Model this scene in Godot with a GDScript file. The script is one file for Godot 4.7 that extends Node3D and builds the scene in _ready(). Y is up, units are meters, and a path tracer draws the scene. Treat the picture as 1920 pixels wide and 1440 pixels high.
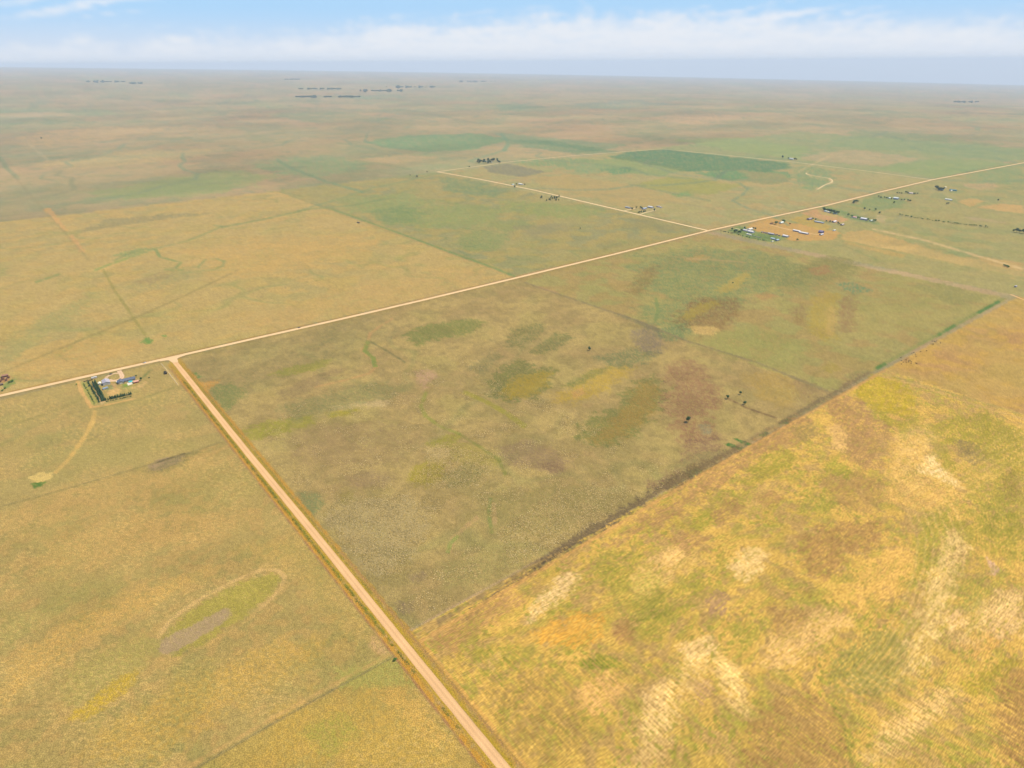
extends Node3D

# ---------------------------------------------------------------- camera and place
const EARTH := 6371000.0
const CAM := Vector3(-197.45, 486.5, 1274.5)
const YAW := 0.66262
const PITCH := 0.450136
const ROLL := -0.00602
const FOCAL := 1246.88          # in photograph pixels, 1920 wide
const GAIN := Color(0.62, 0.60, 0.53)   # base colour of a surface that the photograph shows as full white

var cam_right: Vector3
var cam_up: Vector3
var cam_fwd: Vector3
var rng := RandomNumberGenerator.new()
var taken := {}

func _ready() -> void:
	rng.seed = 4711
	set_camera_and_light()
	make_noises()
	make_materials()
	build_ground()
	build_roads()
	build_fences()
	build_farmstead()
	build_far_farms()
	build_trees()
	build_animals_and_vehicles()
	build_weeds()

func set_camera_and_light() -> void:
	var fw := Vector3(sin(YAW), 0, -cos(YAW))
	var rt := Vector3(cos(YAW), 0, sin(YAW))
	cam_fwd = fw * cos(PITCH) - Vector3.UP * sin(PITCH)
	var u := Vector3.UP * cos(PITCH) + fw * sin(PITCH)
	cam_right = rt * cos(ROLL) + u * sin(ROLL)
	cam_up = u * cos(ROLL) - rt * sin(ROLL)
	var cam := Camera3D.new()
	cam.name = "camera"
	cam.transform = Transform3D(Basis(cam_right, cam_up, -cam_fwd), CAM)
	cam.fov = rad_to_deg(2.0 * atan(720.0 / FOCAL))
	cam.near = 1.0
	cam.far = 200000.0
	add_child(cam)
	cam.current = true
	var we := WorldEnvironment.new()
	we.name = "environment"
	var e := Environment.new()
	e.background_mode = Environment.BG_SKY
	var sky := Sky.new()
	var pm := PanoramaSkyMaterial.new()
	pm.panorama = make_sky()
	pm.energy_multiplier = 0.64
	sky.sky_material = pm
	e.sky = sky
	e.tonemap_mode = Environment.TONE_MAPPER_LINEAR
	e.tonemap_exposure = 1.54
	e.fog_enabled = true
	e.fog_density = 0.000041
	e.fog_light_color = Color(0.875, 0.925, 1.0)
	e.sdfgi_enabled = true
	e.ssao_enabled = true
	e.ssil_enabled = true
	we.environment = e
	add_child(we)
	var sun := DirectionalLight3D.new()
	sun.name = "sun"
	sun.light_energy = 1.6
	sun.light_color = Color(1.0, 0.945, 0.83)
	sun.light_angular_distance = 0.5
	sun.shadow_enabled = true
	# the sun stands high on the right, a little ahead of the camera
	var az := YAW + deg_to_rad(72.0)
	var el := deg_to_rad(58.0)
	var to_sun := Vector3(sin(az) * cos(el), sin(el), -cos(az) * cos(el))
	sun.look_at_from_position(Vector3.ZERO, -to_sun, Vector3.UP)
	add_child(sun)

# ---------------------------------------------------------------- sky: air and clouds
func smooth(a: float, b: float, x: float) -> float:
	var t := clampf((x - a) / (b - a), 0.0, 1.0)
	return t * t * (3.0 - 2.0 * t)

func make_sky() -> ImageTexture:
	var n1 := FastNoiseLite.new()
	n1.seed = 5
	n1.noise_type = FastNoiseLite.TYPE_SIMPLEX
	n1.frequency = 1.0
	n1.fractal_octaves = 5
	var n2 := FastNoiseLite.new()
	n2.seed = 9
	n2.frequency = 1.0
	n2.fractal_octaves = 4
	var small := Image.create(512, 256, false, Image.FORMAT_RGBF)
	for y in 256:
		var el := (0.5 - (y + 0.5) / 256.0) * 180.0
		for x in 512:
			var az := x / 512.0 * 360.0
			small.set_pixel(x, y, sky_color(az, el, n1, n2))
	small.resize(2048, 1024, Image.INTERPOLATE_BILINEAR)
	for y in range(400, 520):
		var el := (0.5 - (y + 0.5) / 1024.0) * 180.0
		for x in 2048:
			var az := x / 2048.0 * 360.0
			small.set_pixel(x, y, sky_color(az, el, n1, n2))
	return ImageTexture.create_from_image(small)

func sky_color(az: float, el: float, n1: FastNoiseLite, n2: FastNoiseLite) -> Color:
	var a := deg_to_rad(az)
	var e := maxf(el, 0.0)
	# clear air: pale at the horizon, deeper blue towards the zenith
	var low := Color(0.70, 0.78, 0.90)
	var mid := Color(0.44, 0.70, 0.98)
	var high := Color(0.16, 0.36, 0.74)
	var c := low.lerp(mid, smooth(0.2, 4.0, e))
	c = c.lerp(high, smooth(5.0, 70.0, e))
	var ca := cos(a) * 6.0
	var sa := sin(a) * 6.0
	var r := wrapf(az - 38.0, -180.0, 180.0)
	# a bank of thin low cloud lying along the horizon, with a wispy, uneven top
	var top := 1.85 + 1.0 * cos(TAU * (r - 8.0) / 90.0) + 0.45 * n1.get_noise_2d(ca * 1.6, sa * 1.6)
	top += 0.85 * n1.get_noise_3d(ca * 3.4, sa * 3.4, e * 1.1) + 0.45 * n2.get_noise_3d(ca * 11.0, sa * 11.0, e * 2.2)
	var bank := smooth(top + 0.9, top - 0.7, e) * (0.3 + 0.7 * smooth(-0.2, 1.4, e))
	bank *= 0.84 + 0.4 * n2.get_noise_3d(ca * 2.4, sa * 2.4, e * 1.9) + 0.3 * n2.get_noise_3d(ca * 8.0, sa * 8.0, e * 4.0)
	c = c.lerp(Color(0.86, 0.89, 0.94), clampf(bank, 0.0, 0.92))
	# veils and streaks of cirrus above it, drawn out on a slant
	var edge := smooth(175.0, 160.0, absf(r))
	var s := n2.get_noise_2d(r * 0.14 - e * 0.5, e * 1.5 - r * 0.18)
	var veil := smooth(-0.1, 0.6, n1.get_noise_2d(r * 0.035 + 4.0, e * 0.22))
	var cirrus := smooth(0.0, 0.5, s) * veil * smooth(1.2, 3.2, e) * smooth(60.0, 12.0, e) * edge
	c = c.lerp(Color(0.85, 0.89, 0.96), clampf(cirrus * 0.95, 0.0, 0.85))
	# an old vapour trail, spread by the wind
	var trail := absf(e - (5.05 - 0.085 * (r + 38.0)) + 0.12 * n1.get_noise_2d(r * 0.5, 1.0))
	c = c.lerp(Color(0.86, 0.90, 0.96), smooth(0.22, 0.04, trail) * smooth(-75.0, -45.0, r) * smooth(-24.0, -28.0, r) * 0.75)
	return c

# ---------------------------------------------------------------- helpers of place
func ground_y(x: float, z: float) -> float:
	# the earth's curve, and the plain that falls away to the right beyond five kilometres
	var dx := x - CAM.x
	var dz := z - CAM.z
	var d2 := dx * dx + dz * dz
	var y := -d2 / (2.0 * EARTH)
	if d2 > 25000000.0:
		var d := sqrt(d2)
		var a := wrapf(atan2(dx, -dz) - YAW, -PI, PI)
		var g := sin(clampf(a, -0.8, 0.8)) * smooth(2.2, 0.9, absf(a))
		y -= 0.0215 * d * g * smooth(5000.0, 16000.0, d)
	return y

func at(px: float, py: float) -> Vector3:
	# the point of the ground seen at a pixel of the photograph
	var d := (cam_fwd * FOCAL + cam_right * (px - 960.0) + cam_up * (720.0 - py)).normalized()
	var t := -CAM.y / minf(d.y, -0.006)
	for i in 40:
		var p := CAM + d * t
		t += 0.7 * (p.y - ground_y(p.x, p.z)) / maxf(-d.y, 0.006)
		t = clampf(t, 100.0, 49000.0)
	var q := CAM + d * t
	return Vector3(q.x, ground_y(q.x, q.z), q.z)

func on_ground(x: float, z: float, up := 0.0) -> Vector3:
	return Vector3(x, ground_y(x, z) + up, z)

func lin(c: Color) -> Color:
	return c.srgb_to_linear()

func alb(hex: String) -> Color:
	# the photograph's sunlit colour to the linear colour of the thing itself
	var c := Color(hex).srgb_to_linear()
	return Color(c.r * GAIN.r, c.g * GAIN.g, c.b * GAIN.b)

# ---------------------------------------------------------------- helpers of objects
func numbered(called: String) -> String:
	var n: int = taken.get(called, 0)
	taken[called] = n + 1
	return called if n == 0 else "%s_%03d" % [called, n]

func thing(called: String, label: String, category: String, where: Vector3, turn := 0.0, group := "") -> Node3D:
	var o := Node3D.new()
	o.name = numbered(called)
	o.position = where
	o.rotation.y = turn
	o.set_meta("label", label)
	o.set_meta("category", category)
	if group != "":
		o.set_meta("group", group)
	add_child(o)
	return o

func part(parent: Node, called: String, mesh: Mesh, m: Material, pos := Vector3.ZERO, rot := Vector3.ZERO) -> MeshInstance3D:
	var o := MeshInstance3D.new()
	o.name = called
	o.mesh = mesh
	o.material_override = m
	o.position = pos
	o.rotation = rot
	parent.add_child(o, true)
	return o

func structure(called: String, mesh: Mesh, m: Material, label := "", category := "") -> MeshInstance3D:
	var o := MeshInstance3D.new()
	o.name = numbered(called)
	o.mesh = mesh
	o.material_override = m
	o.set_meta("kind", "structure")
	if label != "":
		o.set_meta("label", label)
		o.set_meta("category", category)
	add_child(o)
	return o

func box(sx: float, sy: float, sz: float) -> BoxMesh:
	var b := BoxMesh.new()
	b.size = Vector3(sx, sy, sz)
	return b

func tri(st: SurfaceTool, a: Vector3, b: Vector3, c: Vector3) -> void:
	st.add_vertex(a)
	st.add_vertex(b)
	st.add_vertex(c)

func quad(st: SurfaceTool, a: Vector3, b: Vector3, c: Vector3, d: Vector3) -> void:
	tri(st, a, b, c)
	tri(st, a, c, d)

func done(st: SurfaceTool) -> ArrayMesh:
	st.generate_normals()
	return st.commit()

func begin() -> SurfaceTool:
	var st := SurfaceTool.new()
	st.begin(Mesh.PRIMITIVE_TRIANGLES)
	st.set_smooth_group(-1)
	return st

func st_box(st: SurfaceTool, c: Vector3, s: Vector3) -> void:
	var h := s * 0.5
	var p: Array[Vector3] = []
	for i in 8:
		p.append(c + Vector3(h.x if i & 1 else -h.x, h.y if i & 2 else -h.y, h.z if i & 4 else -h.z))
	quad(st, p[0], p[1], p[3], p[2])
	quad(st, p[5], p[4], p[6], p[7])
	quad(st, p[4], p[0], p[2], p[6])
	quad(st, p[1], p[5], p[7], p[3])
	quad(st, p[2], p[3], p[7], p[6])
	quad(st, p[4], p[5], p[1], p[0])

# ---------------------------------------------------------------- noises and materials
var na := FastNoiseLite.new()
var nb := FastNoiseLite.new()
var nv := FastNoiseLite.new()
var mats := {}

func make_noises() -> void:
	na.seed = 21
	na.noise_type = FastNoiseLite.TYPE_SIMPLEX
	na.frequency = 1.0
	na.fractal_type = FastNoiseLite.FRACTAL_NONE
	nb.seed = 77
	nb.noise_type = FastNoiseLite.TYPE_SIMPLEX
	nb.frequency = 1.0
	nb.fractal_octaves = 3
	nv.seed = 3
	nv.noise_type = FastNoiseLite.TYPE_VALUE
	nv.frequency = 1.0
	nv.fractal_type = FastNoiseLite.FRACTAL_NONE

func grain(sd: int, freq: float, w: int, h: int, lo: float, hi: float, oct: int, cell := false) -> ImageTexture:
	# a seamless grey grain; drawn out along x when w is smaller than h
	var n := FastNoiseLite.new()
	n.seed = sd
	n.noise_type = FastNoiseLite.TYPE_CELLULAR if cell else FastNoiseLite.TYPE_SIMPLEX
	n.frequency = freq
	n.fractal_octaves = oct
	var img := n.get_seamless_image(w, h, false, false, 0.15, true)
	if w != h:
		img.resize(h, h, Image.INTERPOLATE_CUBIC)
	img.convert(Image.FORMAT_L8)
	var d := img.get_data()
	for i in d.size():
		d[i] = int(clampf(lo + (hi - lo) * d[i] / 255.0, 0.0, 1.0) * 255.0)
	return ImageTexture.create_from_image(Image.create_from_data(h, h, false, Image.FORMAT_L8, d))

func sheet_material(tex: Texture2D, metres: float) -> StandardMaterial3D:
	var m := StandardMaterial3D.new()
	m.vertex_color_use_as_albedo = true
	m.albedo_color = Color.WHITE
	m.albedo_texture = tex
	m.uv1_triplanar = true
	m.uv1_world_triplanar = true
	m.uv1_scale = Vector3.ONE / metres
	m.roughness = 1.0
	m.metallic_specular = 0.0
	return m

func plain(hex: String, rough := 0.9, spec := 0.3) -> StandardMaterial3D:
	var key := hex + str(rough)
	if mats.has(key):
		return mats[key]
	var m := StandardMaterial3D.new()
	m.albedo_color = alb(hex).linear_to_srgb()
	m.roughness = rough
	m.metallic_specular = spec
	mats[key] = m
	return m

func make_materials() -> void:
	mats.pasture = sheet_material(grain(1, 0.07, 1024, 1024, 0.62, 1.0, 4), 130.0)
	mats.stubble = sheet_material(grain(2, 0.11, 128, 1024, 0.74, 1.0, 2), 150.0)
	mats.gravel = sheet_material(grain(3, 0.06, 512, 512, 0.82, 1.0, 4), 40.0)

# ---------------------------------------------------------------- the plain
# one sheet, finer near the viewer, split along its fences into fields
const STEP_R := 0.00145
const STEP_C := 0.0018
const TOP_DEP := 1.12
const HALF_AZ := 1.0912
const NR := 767
const NC := 1213
var gp := PackedVector3Array()
var gc := PackedColorArray()
var gf := PackedByteArray()
var grow_d := PackedFloat32Array()

# name, x0, x1, z0, z1, main colour, second, third, size of blotches, share of third, grain
var fields: Array = [
	["ground", -1e9, 1e9, -1e9, 1e9, "b6a078", "aa9b74", "9f9974", 260.0, 0.25, "pasture"],
	["stubble_field", 11.0, 965.0, 846.0, 2600.0, "dbb25e", "cba957", "ba9860", 34.0, 0.26, "stubble"],
	["grazed_pasture", 965.0, 1660.0, 843.0, 2600.0, "c3a25f", "bd9560", "c9a455", 60.0, 0.3, "pasture"],
	["weedy_pasture", 11.0, 805.0, 9.0, 843.0, "b69f67", "ae9564", "a4905e", 44.0, 0.4, "pasture"],
	["weedy_pasture", 805.0, 1572.0, 9.0, 834.0, "ae9f62", "a59a60", "ae945e", 90.0, 0.3, "pasture"],
	["pasture", -1620.0, -11.0, 9.0, 373.0, "b39e64", "aa9a61", "b99e65", 80.0, 0.25, "pasture"],
	["pasture", -1620.0, -11.0, 373.0, 863.0, "b29c61", "a9975d", "bc9d62", 26.0, 0.36, "pasture"],
	["pasture", -1620.0, -11.0, 863.0, 2600.0, "b89f59", "ad9a5a", "be9f59", 30.0, 0.35, "pasture"],
	["pasture", -1620.0, 805.0, -1640.0, -9.0, "bfa66b", "b5a26a", "c4a667", 120.0, 0.3, "pasture"],
	["pasture", 805.0, 1612.0, -1650.0, -9.0, "a89c66", "98956a", "b09d60", 110.0, 0.4, "pasture"],
	["pasture", 1612.0, 4600.0, 9.0, 1900.0, "aa9f68", "9d9c68", "b0a068", 140.0, 0.35, "pasture"],
	["pasture", 3230.0, 4900.0, -1640.0, -9.0, "a0a06e", "949e70", "aaa272", 180.0, 0.3, "pasture"],
	["pasture", 1612.0, 3230.0, -1640.0, -9.0, "b0a36e", "a6a06f", "b8a06c", 150.0, 0.25, "pasture"],
]

# soft-edged growth on the fields: colour, strength, softness of the edge (share of its size), outline in photograph pixels
var patches: Array = [
	# -- far plain
	["7c9a6c", 0.8, 0.04, [680,266, 760,254, 900,250, 955,262, 890,280, 800,285, 730,277]],
	["7f9c74", 0.55, 0.05, [930,248, 1010,256, 1180,272, 1120,284, 1010,270, 940,262]],
	["64885e", 0.85, 0.03, [1186,284, 1246,279, 1478,306, 1486,316, 1440,322, 1400,318, 1290,322, 1140,294]],
	["6e9463", 0.85, 0.06, [1300,324, 1400,318, 1478,322, 1490,338, 1452,346, 1360,338]],
	["8a866c", 0.8, 0.05, [905,313, 955,307, 1022,322, 985,332, 925,325]],
	["a39f56", 0.85, 0.05, [1186,346, 1262,330, 1402,345, 1330,366, 1240,357]],
	["b89f66", 0.7, 0.08, [985,335, 1060,325, 1180,345, 1290,378, 1180,392, 1060,360]],
	["8ea066", 0.7, 0.08, [1100,300, 1180,296, 1290,318, 1240,332, 1120,315]],
	["8a9c6a", 0.55, 0.12, [1520,276, 1610,246, 1760,252, 1920,282, 1920,300, 1800,296, 1640,280]],
	["90a064", 0.65, 0.06, [1630,315, 1740,300, 1830,300, 1900,306, 1760,334]],
	["b8a27a", 0.7, 0.06, [1480,296, 1600,280, 1732,298, 1650,312]],
	["96a466", 0.7, 0.08, [1270,262, 1380,258, 1520,276, 1500,298, 1400,288]],
	["7f9a74", 0.5, 0.2, [640,182, 740,176, 760,182, 690,188]],
	["7f9a74", 0.5, 0.2, [930,196, 985,193, 1000,205, 940,210]],
	["90a070", 0.5, 0.2, [130,380, 330,340, 480,330, 420,355, 250,372]],
	["88a072", 0.6, 0.15, [480,310, 560,295, 640,292, 700,315, 600,335, 540,330]],
	["98926a", 0.5, 0.2, [520,350, 660,318, 740,322, 640,345]],
	["c8a878", 0.5, 0.2, [0,262, 160,236, 330,240, 200,262, 60,276]],
	["c8ae78", 0.5, 0.2, [60,310, 240,282, 420,280, 300,305, 150,318]],
	["c6a87c", 0.5, 0.15, [640,300, 760,290, 830,296, 740,306]],
	["c8a67e", 0.5, 0.2, [1180,222, 1320,212, 1420,220, 1300,232]],
	["8f9a80", 0.5, 0.25, [1060,196, 1180,186, 1260,196, 1150,206]],
	["98a266", 0.6, 0.12, [170,360, 420,318, 520,330, 430,360, 240,376]],
	["938c64", 0.6, 0.12, [150,436, 200,412, 300,402, 420,398, 330,408, 210,426]],
	["8b9c62", 0.5, 0.2, [640,372, 760,362, 820,378, 760,402, 660,395]],
	["8e9a5e", 0.6, 0.2, [720,400, 860,380, 960,392, 900,425, 780,430]],
	["7f935e", 0.6, 0.15, [690,395, 760,385, 800,400, 760,425, 720,420]],
	["7c9062", 0.55, 0.2, [820,330, 900,340, 960,360, 920,372, 840,358]],
	["8a9a58", 0.5, 0.2, [940,375, 1100,385, 1150,400, 1040,410, 950,395]],
	["82925c", 0.55, 0.15, [850,445, 900,430, 960,442, 930,470, 870,470]],
	["82925c", 0.5, 0.15, [910,418, 980,410, 1010,424, 950,436]],
	["9a9068", 0.6, 0.15, [960,425, 1040,418, 1080,430, 1000,445]],
	["928c60", 0.5, 0.15, [1140,425, 1220,405, 1260,410, 1200,432]],
	["928c60", 0.5, 0.15, [1200,425, 1290,415, 1300,425, 1240,436]],
	["8c8a5c", 0.45, 0.2, [1110,458, 1150,450, 1170,460, 1130,470]],
	["a3955c", 0.5, 0.2, [1060,480, 1200,450, 1290,440, 1180,480, 1050,508]],
	["7f9a68", 0.6, 0.25, [960,300, 1040,292, 1120,300, 1060,312, 990,310]],
	["86a070", 0.55, 0.25, [1040,312, 1120,306, 1160,318, 1090,326]],
	["709668", 0.7, 0.2, [1130,318, 1180,312, 1190,322, 1150,328]],
	["c4a97a", 0.55, 0.2, [960,292, 1060,284, 1150,284, 1080,296, 990,300]],
	["6a9066", 0.6, 0.1, [930,262, 1020,262, 1170,286, 1080,290, 990,276]],
	["7a9c62", 0.6, 0.25, [1262,364, 1290,358, 1300,366, 1272,370]],
	["c4a670", 0.5, 0.1, [1386,318, 1470,326, 1500,342, 1440,352, 1330,340, 1400,336]],
	["789868", 0.55, 0.2, [1500,310, 1560,318, 1560,352, 1520,360, 1490,340]],
	# -- fields round the far farms
	["c99f5e", 0.9, 0.03, [1392,430, 1432,406, 1480,416, 1578,436, 1562,450, 1490,452, 1440,442]],
	["bfa254", 0.8, 0.05, [1480,412, 1510,402, 1560,425, 1545,434]],
	["cf9e70", 0.75, 0.04, [1500,400, 1530,391, 1592,411, 1572,419, 1540,412]],
	["aaa05c", 0.6, 0.06, [1530,394, 1556,400, 1575,408, 1545,404]],
	["c9a668", 0.7, 0.05, [1574,448, 1585,436, 1625,431, 1730,462, 1700,472, 1640,462]],
	["c2a468", 0.5, 0.08, [1640,462, 1730,462, 1830,490, 1800,500, 1700,476]],
	["c7a068", 0.6, 0.08, [1822,478, 1920,492, 1920,510, 1860,498]],
	["c0a46a", 0.5, 0.1, [1590,446, 1720,466, 1830,486, 1920,505, 1920,526, 1800,498, 1640,468]],
	["c8a25e", 0.5, 0.08, [1590,452, 1700,478, 1690,484, 1580,456]],
	["7d9460", 0.7, 0.1, [1535,384, 1570,392, 1640,412, 1650,422, 1600,412, 1552,398]],
	["7f965f", 0.6, 0.12, [1600,385, 1640,366, 1700,372, 1690,388, 1640,396]],
	["809a68", 0.5, 0.15, [1800,318, 1920,306, 1920,345, 1840,345]],
	["6f8a50", 0.8, 0.08, [1362,432, 1385,424, 1440,438, 1480,446, 1450,454, 1400,446]],
	["7a9152", 0.7, 0.1, [1420,440, 1450,438, 1460,446, 1430,448]],
	["c8a565", 0.85, 0.05, [1795,378, 1822,371, 1846,377, 1820,388]],
	["cca66a", 0.8, 0.05, [1832,388, 1870,382, 1920,384, 1920,400, 1880,396]],
	["c8a47c", 0.5, 0.15, [1800,345, 1860,342, 1880,350, 1830,356]],
	["baa080", 0.5, 0.12, [1800,405, 1850,410, 1895,418, 1830,414]],
	["c6ae84", 0.6, 0.12, [1645,402, 1665,405, 1660,417, 1640,414]],
	["6f9a58", 0.8, 0.2, [1448,388, 1460,384, 1470,387, 1460,391]],
	["c3af80", 0.5, 0.2, [1442,385, 1462,380, 1475,388, 1460,394]],
	# -- pasture beyond the road, left
	["a49f66", 0.55, 0.2, [0,655, 70,600, 180,545, 190,552, 120,610, 60,650, 0,690]],
	["a39c68", 0.5, 0.2, [230,540, 330,505, 420,500, 380,520, 270,545]],
	["8c9c62", 0.6, 0.2, [205,480, 260,465, 300,466, 250,482]],
	["a58f66", 0.5, 0.2, [250,530, 300,510, 330,516, 280,532]],
	["c4a268", 0.4, 0.25, [450,600, 640,540, 860,500, 950,522, 700,580, 480,630]],
	["cba765", 0.45, 0.25, [330,470, 560,440, 720,450, 600,500, 420,520]],
	["cda666", 0.4, 0.25, [10,690, 160,640, 300,640, 200,680, 60,710]],
	["6f9248", 0.85, 0.2, [263,640, 276,632, 288,637, 283,645, 268,645]],
	["7c9a50", 0.7, 0.25, [303,628, 312,626, 313,631, 305,632]],
	["d0a568", 0.9, 0.1, [82,392, 94,390, 128,432, 122,434]],
	["cda36a", 0.9, 0.1, [128,442, 138,440, 160,472, 152,474]],
	["7c9450", 0.7, 0.15, [4,722, 26,708, 30,718, 10,730]],
	["b88a68", 0.7, 0.15, [0,708, 20,702, 22,712, 0,722]],
	["ceae6e", 0.6, 0.15, [168,508, 205,494, 243,484, 225,496, 190,510]],
	# -- weedy pasture in the middle
	["93895c", 0.35, 0.3, [340,680, 520,640, 700,590, 760,620, 560,700, 400,760]],
	["85874a", 0.8, 0.12, [755,626, 800,608, 880,597, 908,604, 890,624, 850,630, 800,642, 786,652, 768,640]],
	["9c9648", 0.75, 0.16, [497,702, 540,689, 600,676, 628,672, 600,692, 540,705]],
	["98825c", 0.6, 0.16, [520,738, 560,714, 620,690, 650,690, 600,722, 560,742, 525,748]],
	["8a8e55", 0.75, 0.18, [390,724, 440,718, 462,735, 445,760, 415,772, 400,750]],
	["9d973f", 0.75, 0.2, [455,806, 500,790, 592,778, 588,795, 520,815, 468,828]],
	["a79a36", 0.75, 0.18, [612,774, 660,763, 696,760, 655,778, 620,784]],
	["cdb486", 0.55, 0.22, [615,766, 680,752, 735,750, 725,762, 640,769]],
	["8f8c5a", 0.55, 0.25, [525,762, 600,741, 700,712, 775,725, 720,745, 620,775, 540,792]],
	["c09c7c", 0.7, 0.25, [778,696, 812,693, 820,706, 802,720, 797,734, 782,714]],
	["9a8262", 0.5, 0.25, [640,900, 690,880, 740,890, 730,910, 670,915]],
	["a48b62", 0.5, 0.3, [560,800, 720,790, 780,820, 740,870, 620,880, 540,850]],
	["a39a44", 0.7, 0.2, [798,832, 840,814, 868,816, 848,836, 812,844]],
	["a39538", 0.7, 0.22, [766,885, 800,860, 838,860, 832,892, 797,914, 770,905]],
	["a89a4e", 0.6, 0.2, [842,830, 885,829, 938,860, 930,872, 890,872, 845,864]],
	["d4ba80", 0.5, 0.25, [798,840, 830,832, 845,846, 832,868, 802,870]],
	["8b8350", 0.65, 0.25, [825,892, 880,866, 908,880, 892,906, 840,914]],
	["b29f72", 0.65, 0.22, [606,962, 650,940, 760,930, 805,960, 795,1010, 762,1042, 722,1080, 690,1062, 640,1012]],
	["868c5c", 0.65, 0.25, [560,922, 600,925, 608,945, 588,972, 566,960]],
	["a09050", 0.5, 0.25, [638,926, 662,918, 664,936, 640,946]],
	["9a8468", 0.5, 0.3, [742,1128, 776,1128, 772,1152, 746,1152]],
	["9a8468", 0.45, 0.3, [762,1078, 800,1070, 800,1088, 772,1092]],
	["9a9058", 0.4, 0.3, [900,930, 1050,900, 1150,930, 1060,1000, 930,1010]],
	["a2975e", 0.5, 0.3, [820,1060, 960,1010, 1010,1040, 930,1090, 840,1110]],
	["9a8164", 0.55, 0.25, [935,835, 1000,825, 1065,860, 1050,890, 990,875, 945,868]],
	["967a5e", 0.55, 0.3, [1010,870, 1050,862, 1062,882, 1030,888]],
	["807f48", 0.8, 0.16, [914,722, 948,682, 985,674, 1006,690, 1046,690, 1026,728, 1002,746, 950,754, 922,740]],
	["bda344", 0.75, 0.26, [940,735, 970,705, 1000,700, 1038,695, 1018,728, 995,742, 955,748]],
	["bda046", 0.7, 0.26, [1032,748, 1070,725, 1115,694, 1160,684, 1192,688, 1150,722, 1112,745, 1070,757]],
	["84854a", 0.6, 0.2, [1050,725, 1110,694, 1150,686, 1130,700, 1080,725]],
	["c79a62", 0.55, 0.25, [1070,735, 1090,726, 1098,738, 1078,748]],
	["838249", 0.8, 0.16, [1078,812, 1100,785, 1158,762, 1172,738, 1186,714, 1228,700, 1248,728, 1240,770, 1204,800, 1192,815, 1142,836, 1116,840, 1086,826]],
	["b0934e", 0.7, 0.28, [1110,815, 1150,785, 1180,760, 1190,725, 1220,712, 1238,735, 1228,770, 1195,800, 1150,826, 1120,830]],
	["878250", 0.7, 0.18, [948,642, 964,614, 1020,604, 1022,620, 985,648, 955,654]],
	["84824f", 0.7, 0.18, [990,662, 1042,622, 1078,630, 1052,650, 1012,667]],
	["848558", 0.7, 0.22, [1110,672, 1180,652, 1245,660, 1212,680, 1160,692]],
	["8c8558", 0.6, 0.22, [874,690, 930,658, 944,668, 902,704]],
	["90806a", 0.7, 0.25, [1185,620, 1225,606, 1248,640, 1232,665, 1195,655]],
	["9e7b5a", 0.75, 0.22, [1252,690, 1298,672, 1326,700, 1348,735, 1355,752, 1312,785, 1346,800, 1330,834, 1290,832, 1262,800, 1250,750]],
	["94765c", 0.6, 0.25, [1285,830, 1345,810, 1360,850, 1300,890, 1230,930, 1210,910, 1280,870]],
	["9c9474", 0.6, 0.25, [1308,795, 1330,795, 1336,812, 1318,815]],
	["b89a52", 0.5, 0.25, [1390,700, 1460,695, 1510,735, 1470,765, 1420,745]],
	["a89f66", 0.45, 0.25, [1255,880, 1300,850, 1380,840, 1330,885]],
	["4d7838", 0.85, 0.15, [1356,832, 1366,830, 1394,840, 1390,845, 1372,839]],
	["4d7838", 0.85, 0.15, [1374,822, 1384,822, 1411,832, 1404,836, 1388,830]],
	["46762f", 0.85, 0.15, [1458,794, 1470,785, 1486,786, 1478,796]],
	["4b7636", 0.8, 0.2, [1424,816, 1436,808, 1442,814, 1430,820]],
	["5f8244", 0.7, 0.2, [1284,886, 1310,876, 1318,884, 1294,896]],
	["d09e52", 0.8, 0.2, [334,684, 350,700, 376,718, 412,712, 396,726, 374,738, 350,718, 334,696]],
	["6e8a4c", 0.75, 0.2, [346,702, 368,698, 382,706, 360,712]],
	["c8a25a", 0.7, 0.25, [452,825, 466,818, 470,830, 458,836]],
	["c48c46", 0.7, 0.2, [745,1170, 758,1165, 775,1190, 785,1205, 768,1204]],
	["8a7150", 0.75, 0.2, [850,1168, 900,1130, 955,1090, 1010,1056, 1055,1022, 1060,1034, 1010,1068, 950,1108, 880,1156]],
	["75654e", 0.8, 0.2, [985,1078, 1050,1020, 1110,985, 1180,945, 1260,895, 1290,880, 1200,950, 1130,995, 1060,1035, 1000,1075]],
	["86704f", 0.7, 0.2, [1240,910, 1300,870, 1380,840, 1400,845, 1330,882, 1260,922]],
	["857c58", 0.7, 0.2, [1380,845, 1440,812, 1500,768, 1560,735, 1640,690, 1600,722, 1530,768, 1460,808, 1410,840]],
	# -- second weedy pasture, beyond
	["7f8c5a", 0.6, 0.2, [1195,480, 1280,458, 1400,470, 1490,485, 1510,520, 1400,560, 1300,620, 1235,625, 1215,570]],
	["798a5e", 0.55, 0.25, [1225,620, 1290,600, 1300,625, 1270,640, 1240,636]],
	["8d8750", 0.75, 0.12, [1490,512, 1520,488, 1560,480, 1600,486, 1608,496, 1590,516, 1550,526, 1510,522]],
	["b2885a", 0.65, 0.25, [1512,505, 1550,496, 1562,512, 1525,516]],
	["94784c", 0.7, 0.22, [1262,598, 1310,556, 1376,560, 1405,578, 1366,610, 1342,632, 1296,622]],
	["b5a04a", 0.75, 0.2, [1278,596, 1302,574, 1340,562, 1350,570, 1310,590, 1290,602]],
	["d8b774", 0.8, 0.2, [1292,612, 1340,612, 1350,618, 1336,629, 1304,626]],
	["bda657", 0.75, 0.2, [1340,546, 1372,524, 1400,510, 1408,518, 1382,540, 1358,550]],
	["bb9a5c", 0.6, 0.25, [1282,488, 1312,477, 1334,482, 1308,493]],
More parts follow.
